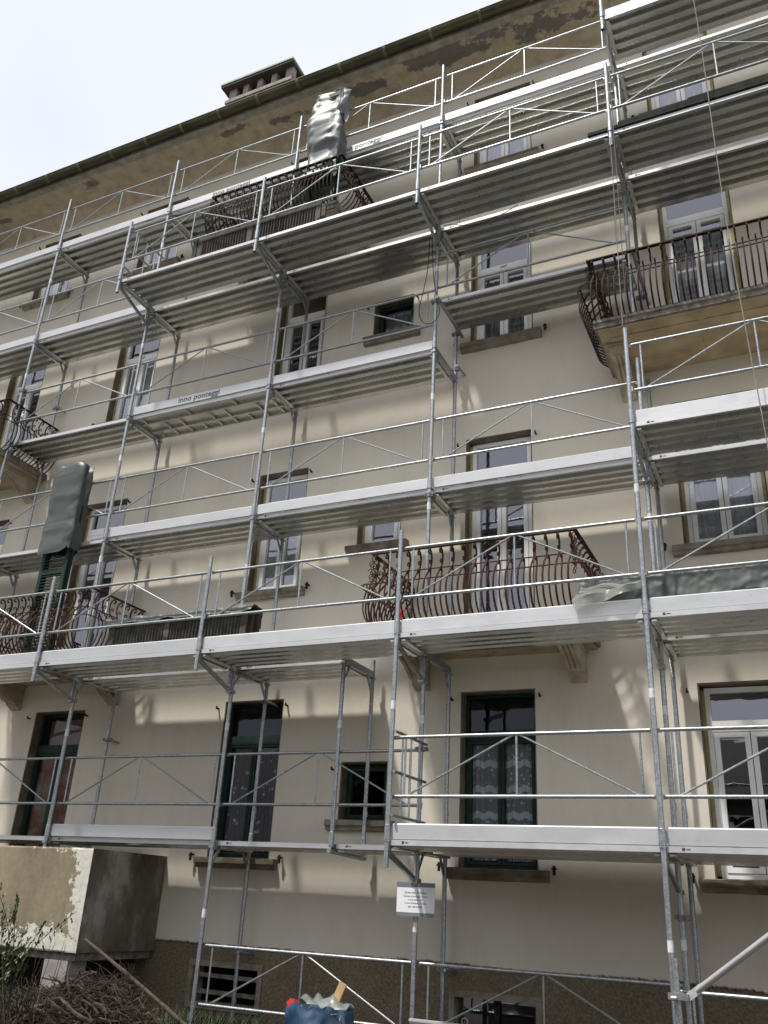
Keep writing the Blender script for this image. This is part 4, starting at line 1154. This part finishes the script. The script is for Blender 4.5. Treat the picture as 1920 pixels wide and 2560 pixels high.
def hood(x0, x1, y0, y1, z0, z1, mat, label, seed, amp=0.035, pinch=None, flare=0.0, hem=0.08, group=None, name="tarpaulin"):
    mb = MB(); nt_, nz_ = 110, 90
    x0 += 0.05; x1 -= 0.05; cx, cy = (x0 + x1) / 2, (y0 + y1) / 2; hx, hy = (x1 - x0) / 2, (y1 - y0) / 2
    for j in range(nz_ + 1):
        v = j / nz_
        for i in range(nt_):
            t = 2 * math.pi * i / nt_
            c, s = math.cos(t), math.sin(t); e = 0.24
            px = hx * math.copysign(abs(c) ** e, c); py = hy * math.copysign(abs(s) ** e, s)
            zlow = z0 + hem * noise.noise(Vector((t * 1.2, seed, 0))) + 0.05 * noise.noise(Vector((math.cos(t) * 3, math.sin(t) * 3, seed)))
            z = zlow + (z1 - zlow) * v
            k = 1 + flare * (1 - v) * (0.6 + 0.4 * noise.noise(Vector((t, 1, seed))))
            if pinch: k *= 1 - pinch[1] * math.exp(-((z - pinch[0]) / 0.09) ** 2)
            k2 = 1.0 if v < 0.96 else 1 - 0.12 * ((v - 0.96) / 0.04) ** 2
            px *= k * k2; py *= k * k2
            nrm = Vector((c, s, 0)); d = crumple((cx + px, cy + py, z), 2.4, amp, seed) + 0.15 * amp * math.sin(t * 5 + seed + 2.5 * noise.noise(Vector((t, z, seed)))) * (0.3 + 0.7 * (1 - v))
            mb.v.append((cx + px + nrm.x * (d + 0.02), cy + py + nrm.y * (d + 0.02), z + (0.09 * max(0, v - 0.8) * 5 * noise.noise(Vector((px * 5, py * 5, seed))))))
    for j in range(nz_):
        for i in range(nt_):
            a = j * nt_ + i; b = j * nt_ + (i + 1) % nt_
            mb.f.append((a, b, b + nt_, a + nt_))
    top = len(mb.v); mb.v.append((cx, cy, z1 + 0.015))
    for i in range(nt_): mb.f.append((nz_ * nt_ + i, nz_ * nt_ + (i + 1) % nt_, top))
    n0 = len(mb.v); nu, nv = 14, 22                      # loose corner hanging off one side
    for i in range(nu + 1):
        for j in range(nv + 1):
            u, v = i / nu, j / nv
            x = x1 - 0.04 + 0.17 * u * (1 - 0.35 * v); y = y0 + 0.02 + 0.10 * u + 0.02 * math.sin(v * 6 + u * 4); z = z1 - 0.02 - 0.05 * u - (0.42 + 0.1 * u) * v * (z1 - z0) / 1.4
            mb.v.append((x + 1.2 * crumple((x, y, z), 5, 0.02, seed + 2), y - 1.2 * crumple((x, y, z), 4, 0.02, seed + 5), z))
    for i in range(nu):
        for j in range(nv): a = n0 + i * (nv + 1) + j; mb.f.append((a, a + 1, a + nv + 2, a + nv + 1))
    o = build(name, mb, mat, None, True)
    for p in o.data.polygons: p.use_smooth = True
    return tag(o, label, "tarpaulin", group)
hood(-9.74, -9.12, 8.47, 8.66, 5.98, 7.34, M['tarp'], "grey green tarp pulled like a hood over the upright green shutters", 3.0, 0.028, None, 0.22, 0.16)
hood(-5.92, -5.32, 8.50, 8.68, 11.62, 13.52, M['tarp_silver'], "shiny silver grey tarp wrapped and tied round the upright shutters on the top balcony", 11.0, 0.075, (13.02, 0.22), 0.22, 0.16)
def drape(x0, x1, y0, y1, ztop, drop_front, drop_back, mat, label, seed, slope=0.0, hem=0.05):
    """sheet laid over a row of shutters standing on edge"""
    mb = MB(); nu, nv = 190, 44
    w = y1 - y0
    for i in range(nu + 1):
        x = x0 + (x1 - x0) * i / nu
        df = drop_front(x) + hem * noise.noise(Vector((x * 4, seed, 0))); Ltot = df + w + drop_back
        for j in range(nv + 1):
            s = Ltot * j / nv
            if s < df: y, z = y0 - 0.012 - 0.03 * (1 - s / df), ztop - (df - s)
            elif s < df + w: y, z = y0 + (s - df), ztop + 0.012
            else: y, z = y1 + 0.012, ztop - (s - df - w)
            z += slope * (x - x0)
            d = crumple((x, y * 2, z), 3.6, 0.022, seed)
            outw = -1 if s < df else (1 if s > df + w else 0)
            fold = 0.012 * math.sin(x * 21 + seed + 3 * noise.noise(Vector((x * 2, z * 3, seed))))
            mb.v.append((x + 0.5 * d, y + outw * (abs(d) + 0.4 * abs(fold)), z + (0.02 + d * 0.9 + fold if outw == 0 else 0.25 * d)))
    for i in range(nu):
        for j in range(nv):
            a = i * (nv + 1) + j; mb.f.append((a, a + nv + 1, a + nv + 2, a + 1))
    o = build("tarpaulin", mb, mat, None, True)
    for p in o.data.polygons: p.use_smooth = True
    return tag(o, label, "tarpaulin")
drape(-7.88, -5.66, 8.155, 8.34, ZD2 + 0.525, lambda x: 0.055 + 0.10 * max(0, 1 - (x + 7.88) / 0.16), 0.2, M['tarp'], "narrow dark tarp strip over the louvred shutters beside the balcony", 5.0)
drape(-1.86, 0.5, 8.185, 8.33, ZD2 + 0.43, lambda x: 0.30 if x < -0.8 else 0.30 - 0.16 * min(1, (x + 0.8) / 1.0), 0.25, M['tarp'], "long grey green tarp over the shutters on the outer deck", 8.0)
# loose clear end of that tarp hanging over the toe board
ls = MB(); nu, nv = 26, 22
for i in range(nu + 1):
    u = i / nu
    for j in range(nv + 1):
        v = j / nv
        x = -1.84 + 0.62 * u + 0.02 * math.sin(v * 7); z = 4.56 - (0.36 - 0.20 * u) * v - 0.02 * u; y = 8.16 - 0.30 * min(1, v * 1.5) + 0.03 * math.sin(u * 11 + v * 3)
        if v > 0.55: y = min(y, 7.915 - 0.012 * math.sin(u * 14))
        ls.v.append((x, y + crumple((x, y, z), 5, 0.02, 4), z))
for i in range(nu):
    for j in range(nv): a = i * (nv + 1) + j; ls.f.append((a, a + nv + 1, a + nv + 2, a + 1))
tag(build("plastic_sheet", ls, M['clear'], None, True), "pale translucent sheet end hanging over the white toe board", "plastic sheet")
# crumpled paper on the upper deck
pp = MB(); nu, nv = 22, 10
for i in range(nu + 1):
    for j in range(nv + 1):
        x = -2.62 + 0.62 * i / nu; y = 7.94 + 0.30 * j / nv
        pp.v.append((x, y, ZD5 + 0.03 + 0.05 * max(0, math.sin(math.pi * i / nu)) + abs(crumple((x, y, 0), 9, 0.05, 2))))
for i in range(nu):
    for j in range(nv): a = i * (nv + 1) + j; pp.f.append((a, a + nv + 1, a + nv + 2, a + 1))
tag(build("crumpled_sheet", pp, M['clear'], None, True), "crumpled pale sheet lying on the upper deck below a window", "plastic sheet")
# sack and red tool on the first floor balcony
def blob(name, c, r, mat, label, cat, seed, flat=1.0):
    mb = MB(); nu, nv = 28, 16
    for j in range(nv + 1):
        ph = math.pi * j / nv
        for i in range(nu):
            t = 2 * math.pi * i / nu
            d = Vector((math.sin(ph) * math.cos(t), math.sin(ph) * math.sin(t), math.cos(ph)))
            k = 1 + 0.25 * noise.noise(d * 2 + Vector((seed, 0, 0))) + 0.12 * abs(noise.noise(d * 5 + Vector((0, seed, 0))))
            mb.v.append((c[0] + r[0] * d.x * k, c[1] + r[1] * d.y * k, max(c[2] - r[2] * flat, c[2] + r[2] * d.z * k)))
    for j in range(nv):
        for i in range(nu):
            a = j * nu + i; b = j * nu + (i + 1) % nu; mb.f.append((a, a + nu, b + nu, b))
    return tag(build(name, mb, mat, None, True), label, cat)
blob("sack", (-4.0, 8.88, 4.51), (0.20, 0.14, 0.09), M['white'], "white sack slumped on the balcony floor behind rusty bars", "sack", 2)
blob("sack", (-9.42, 8.85, 4.54), (0.26, 0.14, 0.10), M['white'], "white sack on the balcony beside the open door above the terrace", "sack", 6)
rt = MB(); rt.poly([(-4.10, 8.74, 4.58), (-4.05, 8.76, 4.66), (-4.0, 8.79, 4.70)], [0.012, 0.02, 0.012], 8); rt.tube((-4.02, 8.78, 4.43), (-4.05, 8.76, 4.66), 0.012, 8)
tag(build("red_tool", rt, M['red'], None, True), "small red handled tool beside the white sack", "tool")

# rubbish bag with contents ------------------------------------------------
bg_ = MB(); nt_, nz_ = 64, 30; bc = Vector((-4.46, 8.27, 0))
for j in range(nz_ + 1):
    v = j / nz_; z = 0.70 * v
    for i in range(nt_):
        t = 2 * math.pi * i / nt_
        r = (0.27 + 0.05 * math.sin(v * 2.6)) * (1 + 0.035 * math.sin(t * 3 + 1))
        d = crumple((math.cos(t) * 0.4, math.sin(t) * 0.4, z), 5, 0.03, 6) + 0.008 * math.sin(t * 17 + 4 * noise.noise(Vector((t * 2, z * 4, 0))))
        bg_.v.append((bc.x + (r + d) * math.cos(t), bc.y + (r + d) * math.sin(t), z + v * v * (0.09 * noise.noise(Vector((math.cos(t) * 1.6, math.sin(t) * 1.6, 8))) + 0.03 * noise.noise(Vector((math.cos(t) * 6, math.sin(t) * 6, 2))))))
for j in range(nz_):
    for i in range(nt_):
        a = j * nt_ + i; b = j * nt_ + (i + 1) % nt_; bg_.f.append((a, b, b + nt_, a + nt_))
c0 = len(bg_.v); bg_.v.append((bc.x, bc.y, 0.45))
for i in range(nt_): bg_.f.append((nz_ * nt_ + i, nz_ * nt_ + (i + 1) % nt_, c0))
tag(build("rubbish_bag", bg_, M['bag'], None, True), "full blue woven rubbish bag in front of the low guard rail", "bag")
cs = MB(); nu, nv = 26, 16
for i in range(nu + 1):
    for j in range(nv + 1):
        u, v = i / nu, j / nv
        x = bc.x - 0.20 + 0.48 * u; y = bc.y - 0.2 + 0.36 * v
        z = 0.66 + 0.15 * math.exp(-((u - 0.55) / 0.26) ** 2 - ((v - 0.5) / 0.35) ** 2) + 0.07 * math.exp(-((u - 0.2) / 0.15) ** 2) + crumple((x, y * 1.5, 0), 7, 0.07, 3)
        cs.v.append((x, y, z))
for i in range(nu):
    for j in range(nv): a = i * (nv + 1) + j; cs.f.append((a, a + nv + 1, a + nv + 2, a + 1))
tag(build("plastic_wrap", cs, M['clear'], None, True), "clear crumpled plastic wrap bulging out of the blue bag", "plastic sheet")
rb = MB(); rb.bar((bc.x - 0.23, 8.07, 0.73), (bc.x - 0.12, 8.06, 0.665), 0.02, 0.05); rb.bar((bc.x - 0.235, 8.07, 0.735), (bc.x - 0.215, 8.07, 0.675), 0.02, 0.03); rb.bar((bc.x - 0.22, 8.07, 0.745), (bc.x - 0.14, 8.1, 0.735), 0.02, 0.02)
tag(build("red_bracket", rb, M['red']), "bent red plastic piece on the rim of the blue bag", "plastic piece")
wd = MB(); wd.bar((bc.x + 0.08, 8.30, 0.60), (bc.x + 0.20, 8.32, 0.90), 0.075, 0.03, (0, 1, 0)); tag(build("timber_offcut", wd, M['wood']), "short raw timber offcut sticking out of the blue bag", "timber")
# aluminium plank leaning at the foot of the standard
lp_ = thing("leaning_plank", "grey metal plank with lifting ring set on edge at the foot of the scaffold", "plank", (-2.6, 8.56, 0))
build("panel", MB().box(-3.675, -1.35, 8.565, 8.60, -0.005, 0.625), M['alu'], lp_)
build("top_edge", MB().box(-3.68, -1.345, 8.555, 8.61, 0.6255, 0.645), M['alu_edge'], lp_)
rg = MB(); pts = [(-3.14 + 0.028 * math.cos(2 * math.pi * k / 14), 8.58, 0.668 + 0.028 * math.sin(2 * math.pi * k / 14)) for k in range(15)]
rg.poly(pts, 0.006, 6); build("lifting_ring", rg, G, lp_, True)

# ropes and cable ------------------------------------------------------------
def rope(name, pts, r, mat, label, cat, n=6):
    return tag(build(name, MB().poly(pts, r, n), mat, None, True), label, cat)
rope("hoist_rope", [(-0.13 + 0.145 * (i / 20) + 0.02 * math.sin(i * 0.4), 7.84, 13.2 - 8.4 * i / 20) for i in range(21)], 0.0055, M['rope'], "long thin hoist rope hanging down past the second floor balcony", "rope")
rope("hoist_rope", [(-1.188 - 0.015 * i / 8, 7.87, 10.0 - 2.70 * i / 8) for i in range(9)], 0.0045, M['rope'], "thin pale rope ending on top of the outer standard", "rope")
rope("hoist_rope", [(-1.135 - 0.02 * i / 8, 7.87, 11.8 - 4.5 * i / 8) for i in range(9)], 0.0045, M['cable'], "thin dark line running down beside the pale rope to the standard", "rope")
pts = [(-3.785, 8.60, 9.93), (-3.80, 8.60, 9.4), (-3.86, 8.60, 9.0), (-3.90, 8.60, 8.75), (-3.86, 8.60, 8.58), (-3.77, 8.60, 8.50), (-3.67, 8.60, 8.52), (-3.61, 8.60, 8.64), (-3.63, 8.60, 8.80), (-3.69, 8.60, 9.1), (-3.73, 8.60, 9.5), (-3.75, 8.60, 9.92)]
def smooth_pts(p, k=4):
    p = [Vector(q) for q in p]; o = []
    for i in range(len(p) - 1):
        a, b, c, d = p[max(i - 1, 0)], p[i], p[i + 1], p[min(i + 2, len(p) - 1)]
        for s in range(k):
            t = s / k; o.append(0.5 * ((2 * b) + (c - a) * t + (2 * a - 5 * b + 4 * c - d) * t * t + (3 * b - a - 3 * c + d) * t ** 3))
    return o + [p[-1]]
rope("power_cable", smooth_pts(pts), 0.006, M['cable'], "black cable looped beside a standard next to the small lace curtained window", "cable")
rope("power_cable", smooth_pts([(-3.6, 8.62, 10.10), (-3.47, 8.62, 10.08), (-3.13, 8.62, 9.95), (-2.75, 8.62, 10.02), (-2.55, 8.62, 10.10)]), 0.005, M['cable'], "black cable sagging below the upper deck", "cable")

# leaning pole, brush pile, shrub ------------------------------------------
pl_ = MB(); a, b = Vector((-7.40, 8.24, 1.08)), Vector((-4.75, 7.92, 0.0)); pts = []; rr = []
for i in range(25):
    t = i / 24; p = a.lerp(b, t); p.z += 0.012 * math.sin(t * 5); pts.append(p); rr.append(0.017 + (0.004 if i % 6 == 0 else 0) + 0.005 * t)
pl_.poly(pts, rr, 8); tag(build("wooden_pole", pl_, M['bark'], None, True), "dark knotty wooden pole leaning over the brushwood to the terrace", "pole")

def pile_h(x, y):
    h = 0.60 * math.exp(-((x + 6.5) / 0.62) ** 2 - ((y - 7.7) / 0.7) ** 2) + 0.16 * math.exp(-((x + 7.25) / 0.35) ** 2 - ((y - 7.5) / 0.5) ** 2) + 0.55 * math.exp(-((x + 7.9) / 0.9) ** 2 - ((y - 7.4) / 0.8) ** 2) + 0.50 * math.exp(-((x + 6.2) / 0.8) ** 2 - ((y - 6.9) / 0.7) ** 2) + 0.22 * math.exp(-((x + 5.3) / 0.7) ** 2 - ((y - 7.6) / 0.6) ** 2)
    return h
md = MB(); nu = 60  # filler body whose dark colour puts shade into the twig gaps
for j in range(nu + 1):
    for i in range(nu + 1):
        x = -9.6 + 5.6 * i / nu; y = 5.6 + 2.75 * j / nu
        md.v.append((x, y, -0.04 + 0.62 * pile_h(x, y) + 0.05 * noise.noise(Vector((x * 5, y * 5, 0))) * min(1, pile_h(x, y) * 6)))
for j in range(nu):
    for i in range(nu): a = j * (nu + 1) + i; md.f.append((a, a + 1, a + nu + 2, a + nu + 1))
tag(build("dark_mound", md, M['earth'], None, True), "low mound under the brushwood, coloured dark as shade between the twigs", "mound", kind="structure")
tw = MB()
for i in range(3600):
    x = rng.gauss(-6.75, 0.85); y = rng.gauss(7.4, 0.40)
    if y > 8.30 or y < 6.1 or x > -4.9: continue
    h = pile_h(x, y); z = h * rng.uniform(0.5, 1.0) + 0.01
    L = rng.uniform(0.12, 0.75); ang = rng.uniform(0, 2 * math.pi); el = rng.gauss(0.12, 0.35)
    d = Vector((math.cos(ang) * math.cos(el), math.sin(ang) * math.cos(el) * 0.6, math.sin(el)))
    p = Vector((x, y, z)) - d * L / 2; c = Vector((rng.uniform(-1, 1), rng.uniform(-1, 1), rng.uniform(-0.6, 0.6))) * 0.16 * L
    pts = []
    for k in range(5):
        t = k / 4; q = p + d * L * t + c * 4 * t * (1 - t); q.y = min(q.y, 8.33); q.z = max(q.z, 0.0); pts.append(q)
    r0 = rng.choice((0.0022, 0.003, 0.003, 0.004, 0.0055, 0.009)); tw.poly(pts, [r0, r0, r0 * 0.9, r0 * 0.7, r0 * 0.4], 4, False)
for i in range(60):
    x = rng.gauss(-6.9, 0.8); y = rng.uniform(6.7, 7.9); z = pile_h(x, y) * rng.uniform(0.7, 0.98); L = rng.uniform(0.5, 1.3); ang = rng.gauss(0.1, 0.5) + (math.pi if rng.random() < 0.5 else 0)
    pts = []
    for k in range(9):
        t = k / 8 - 0.5; px = x + math.cos(ang) * L * t; py = min(8.15, y + 0.4 * math.sin(ang) * L * t); pts.append(Vector((px, py, max(0.02, min(z, pile_h(px, py) + 0.04) + 0.05 * math.sin(k * 1.3 + i)))))
    r0 = rng.uniform(0.008, 0.02); tw.poly(pts, [r0 * (1 - 0.08 * k) for k in range(9)], 6)
tag(build("brushwood", tw, M['twig'], None, True), "tangled heap of dry brown twigs before the terrace", "brushwood", kind="stuff")
for k, (p, q, r, lab) in enumerate((((-7.1, 7.2, 0.52), (-6.2, 7.05, 0.42), 0.05, "thick dark curved branch lying low on the brushwood heap"), ((-6.40, 7.2, 0.2), (-6.42, 7.2, 0.52), 0.020, "pale peeled stake standing upright before the brushwood"), ((-6.72, 7.55, 0.66), (-6.69, 7.55, 0.77), 0.016, "short pale cut stump end poking out of the brushwood"))):
    mb = MB(); P, Q = Vector(p), Vector(q); mb.poly([P.lerp(Q, t / 6) + Vector((0, 0, (0.06 if k == 0 else 0) * math.sin(math.pi * t / 6))) for t in range(7)], [r * (1.1 - 0.03 * t) for t in range(7)], 9)
    tag(build("branch" if k == 0 else "stake", mb, M['bark'] if k == 0 else M['wood'], None, True), lab, "branch" if k == 0 else "stake")
# bare upright sprigs
for k, (x, y, H_, lab) in enumerate(((-6.55, 7.95, 0.42, "bare twiggy sprig rising from the heap before the terrace side"), (-7.05, 7.9, 0.36, "thin bare sprig in front of the pier"), (-5.95, 8.1, 0.30, "thin bare sprig near the leaning pole foot"))):
    mb = MB(); bz = pile_h(x, y) * 0.85
    for s in range(5):
        a0 = rng.uniform(0, 6.28); sp_ = rng.uniform(0.08, 0.3)
        pts = [Vector((x + sp_ * t * t * math.cos(a0) + 0.015 * math.sin(t * 9 + s), y + 0.3 * sp_ * t * math.sin(a0), bz + H_ * t * rng.uniform(0.9, 1.05))) for t in [i / 6 for i in range(7)]]
        mb.poly(pts, [0.005 - 0.0006 * i for i in range(7)], 4)
        for b_ in range(3):
            q = pts[2 + b_]; e = q + Vector((rng.uniform(-0.10, 0.10), rng.uniform(-0.04, 0.04), rng.uniform(0.03, 0.12))); mb.poly([q, q.lerp(e, 0.5) + Vector((0, 0, 0.01)), e], [0.003, 0.0025, 0.001], 4)
    tag(build("sprig", mb, M['twig'], None, True), lab, "sprig")
# leafy shrub
sh = thing("shrub", "leafy green shrub with bare stems growing at the edge of the brushwood", "shrub", (-6.62, 6.5, 0))
sm_ = MB(); lf = MB()
tips = [(-6.05, 6.5, 1.36), (-6.30, 6.45, 1.26), (-6.62, 6.4, 1.42), (-6.72, 6.5, 1.46), (-6.85, 6.5, 1.27), (-6.50, 6.5, 1.12), (-6.95, 6.4, 1.62), (-6.8, 6.6, 1.1), (-6.45, 6.4, 1.20)]
def leaf(p, d, L, w):
    d = d.normalized(); s = d.cross(Vector((0, 0, 1)))
    if s.length < 0.01: s = Vector((1, 0, 0))
    s.normalize(); up = s.cross(d); n0 = len(lf.v)
    for (t, ww, hh) in ((0, 0, 0), (0.35, 1, 0.12), (0.35, -1, 0.12), (0.7, 0.7, 0.08), (0.7, -0.7, 0.08), (1, 0, -0.08), (0.35, 0, 0), (0.7, 0, 0)):
        lf.v.append(tuple(p + d * L * t + s * w * ww * 0.5 + up * hh * w))
    lf.f += [tuple(n0 + i for i in f) for f in ((0, 1, 6), (0, 6, 2), (1, 3, 7, 6), (6, 7, 4, 2), (3, 5, 7), (7, 5, 4))]
for ti, tp in enumerate(tips):
    b0 = Vector((-6.62 + rng.uniform(-0.15, 0.15), 6.55, 0.25)); tp = Vector(tp); mid = Vector((b0.x * 0.6 + tp.x * 0.4 - 0.05, 6.5, tp.z * 0.72))
    pts = smooth_pts([b0, mid, tp], 8); sm_.poly(pts, [0.006 - 0.0045 * i / len(pts) for i in range(len(pts))], 5)
    for i in range(int(len(pts) * 0.5), len(pts)):
        q = pts[i]; dirx = (pts[min(i + 1, len(pts) - 1)] - pts[i - 1]).normalized()
        for s in (-1, 1):
            ld = (dirx * 0.5 + Vector((0.3 * s, rng.uniform(-0.6, 0.6), s * 0.8 + rng.uniform(-0.5, 0.1)))).normalized()
            stalk = q + ld * rng.uniform(0.03, 0.07); sm_.poly([q, stalk], [0.0018, 0.001], 3)
            for w_i in range(3):
                leaf(q.lerp(stalk, 0.4 + 0.3 * w_i), (ld + Vector((rng.uniform(-0.6, 0.6), rng.uniform(-0.5, 0.5), rng.uniform(-0.5, 0.3)))), rng.uniform(0.028, 0.05), rng.uniform(0.014, 0.024))
for s in range(26):
    b0 = Vector((-6.65 + rng.uniform(-0.25, 0.25), 6.6 + rng.uniform(-0.1, 0.1), 0.2)); e = b0 + Vector((rng.uniform(-0.35, 0.35), rng.uniform(-0.1, 0.1), rng.uniform(0.6, 1.0)))
    sm_.poly([b0, b0.lerp(e, 0.5) + Vector((rng.uniform(-0.05, 0.05), 0, 0)), e], [0.005, 0.004, 0.0015], 4)
build("stem", sm_, M['twig'], sh, True); build("foliage", lf, M['leaf'], sh)
# weeds at the foot of the wall and before the heap
gr = MB()
def blades(cx, cy, n, sx, sy, h0, h1, zf):
    for i in range(n):
        x = rng.gauss(cx, sx); y = min(rng.gauss(cy, sy), 9.5); h = rng.uniform(h0, h1); a = rng.uniform(0, 6.28); w = rng.uniform(0.004, 0.010); l = rng.uniform(0.2, 0.8) * h; z0 = zf(x, y)
        dx, dy = math.cos(a), math.sin(a); n0 = len(gr.v)
        gr.v += [(x - dy * w, y + dx * w, z0), (x + dy * w, y - dx * w, z0), (x + dx * l * 0.4 + dy * w * 0.8, y + dy * l * 0.4 - dx * w * 0.8, z0 + h * 0.65), (x + dx * l * 0.4 - dy * w * 0.8, y + dy * l * 0.4 + dx * w * 0.8, z0 + h * 0.65), (x + dx * l, y + dy * l, z0 + h)]
        gr.f += [(n0, n0 + 1, n0 + 2, n0 + 3), (n0 + 3, n0 + 2, n0 + 4)]
blades(-6.35, 8.95, 2600, 0.42, 0.30, 0.10, 0.50, lambda x, y: 0.0)
blades(-7.15, 6.9, 700, 0.10, 0.15, 0.10, 0.26, lambda x, y: pile_h(x, y) * 0.86 - 0.03)
blades(-4.0, 9.2, 1200, 1.6, 0.25, 0.05, 0.22, lambda x, y: 0.0)
tag(build("weeds", gr, M['grass']), "green weeds growing along the foot of the wall", "weeds", kind="stuff")

# ================================================================== HOUSE ACROSS THE YARD (seen in the window panes) AND AN ADDED COPY
def far_house(nb_, xa, xb):
    build("wall", MB().box(xa, xb, -22, -14.5, -0.1, 5.6), M['nbwall'], nb_)
    nr = MB(); nr.prism_x([(-13.9, 5.45), (-18.2, 8.1), (-22.6, 5.45), (-22.6, 5.601), (-18.2, 8.3), (-13.9, 5.601)], xa - 0.6, xb + 0.6)
    build("roof", nr, M['slate'], nb_)
    for i in range(int((xb - xa) / 2.95)):
        for z in (1.0, 3.6):
            x = xa + 1.4 + i * 2.9
            fr = MB(); fr.ring(x, x + 1.0, z, z + 1.4, 0.07, -14.49, -14.42); w_ = build("window", fr, M['pvc'], nb_)
            build("pane", MB().box(x + 0.07, x + 0.93, -14.492, -14.48, z + 0.07, z + 1.33), M['void'], w_)
nb_ = thing("neighbour_house", "grey house with a dark tiled gable roof across the yard, mirrored in the lower windows", "house", (-4, -17, 0))
M['slate'] = mottled("dark_roof_tiles", (0.030, 0.026, 0.024), (0.06, 0.052, 0.047), 6, 0.9)
M['nbwall'] = mottled("grey_house_render", (0.06, 0.055, 0.05), (0.10, 0.095, 0.088), 3, 0.9)
far_house(nb_, -13, 5)
nb2 = thing("neighbour_house", "second grey house added across the yard to darken the terrace door reflection", "house", (-32, -17, 0))  # added copy that keeps bright sky out of the terrace door panes
far_house(nb2, -46, -18)
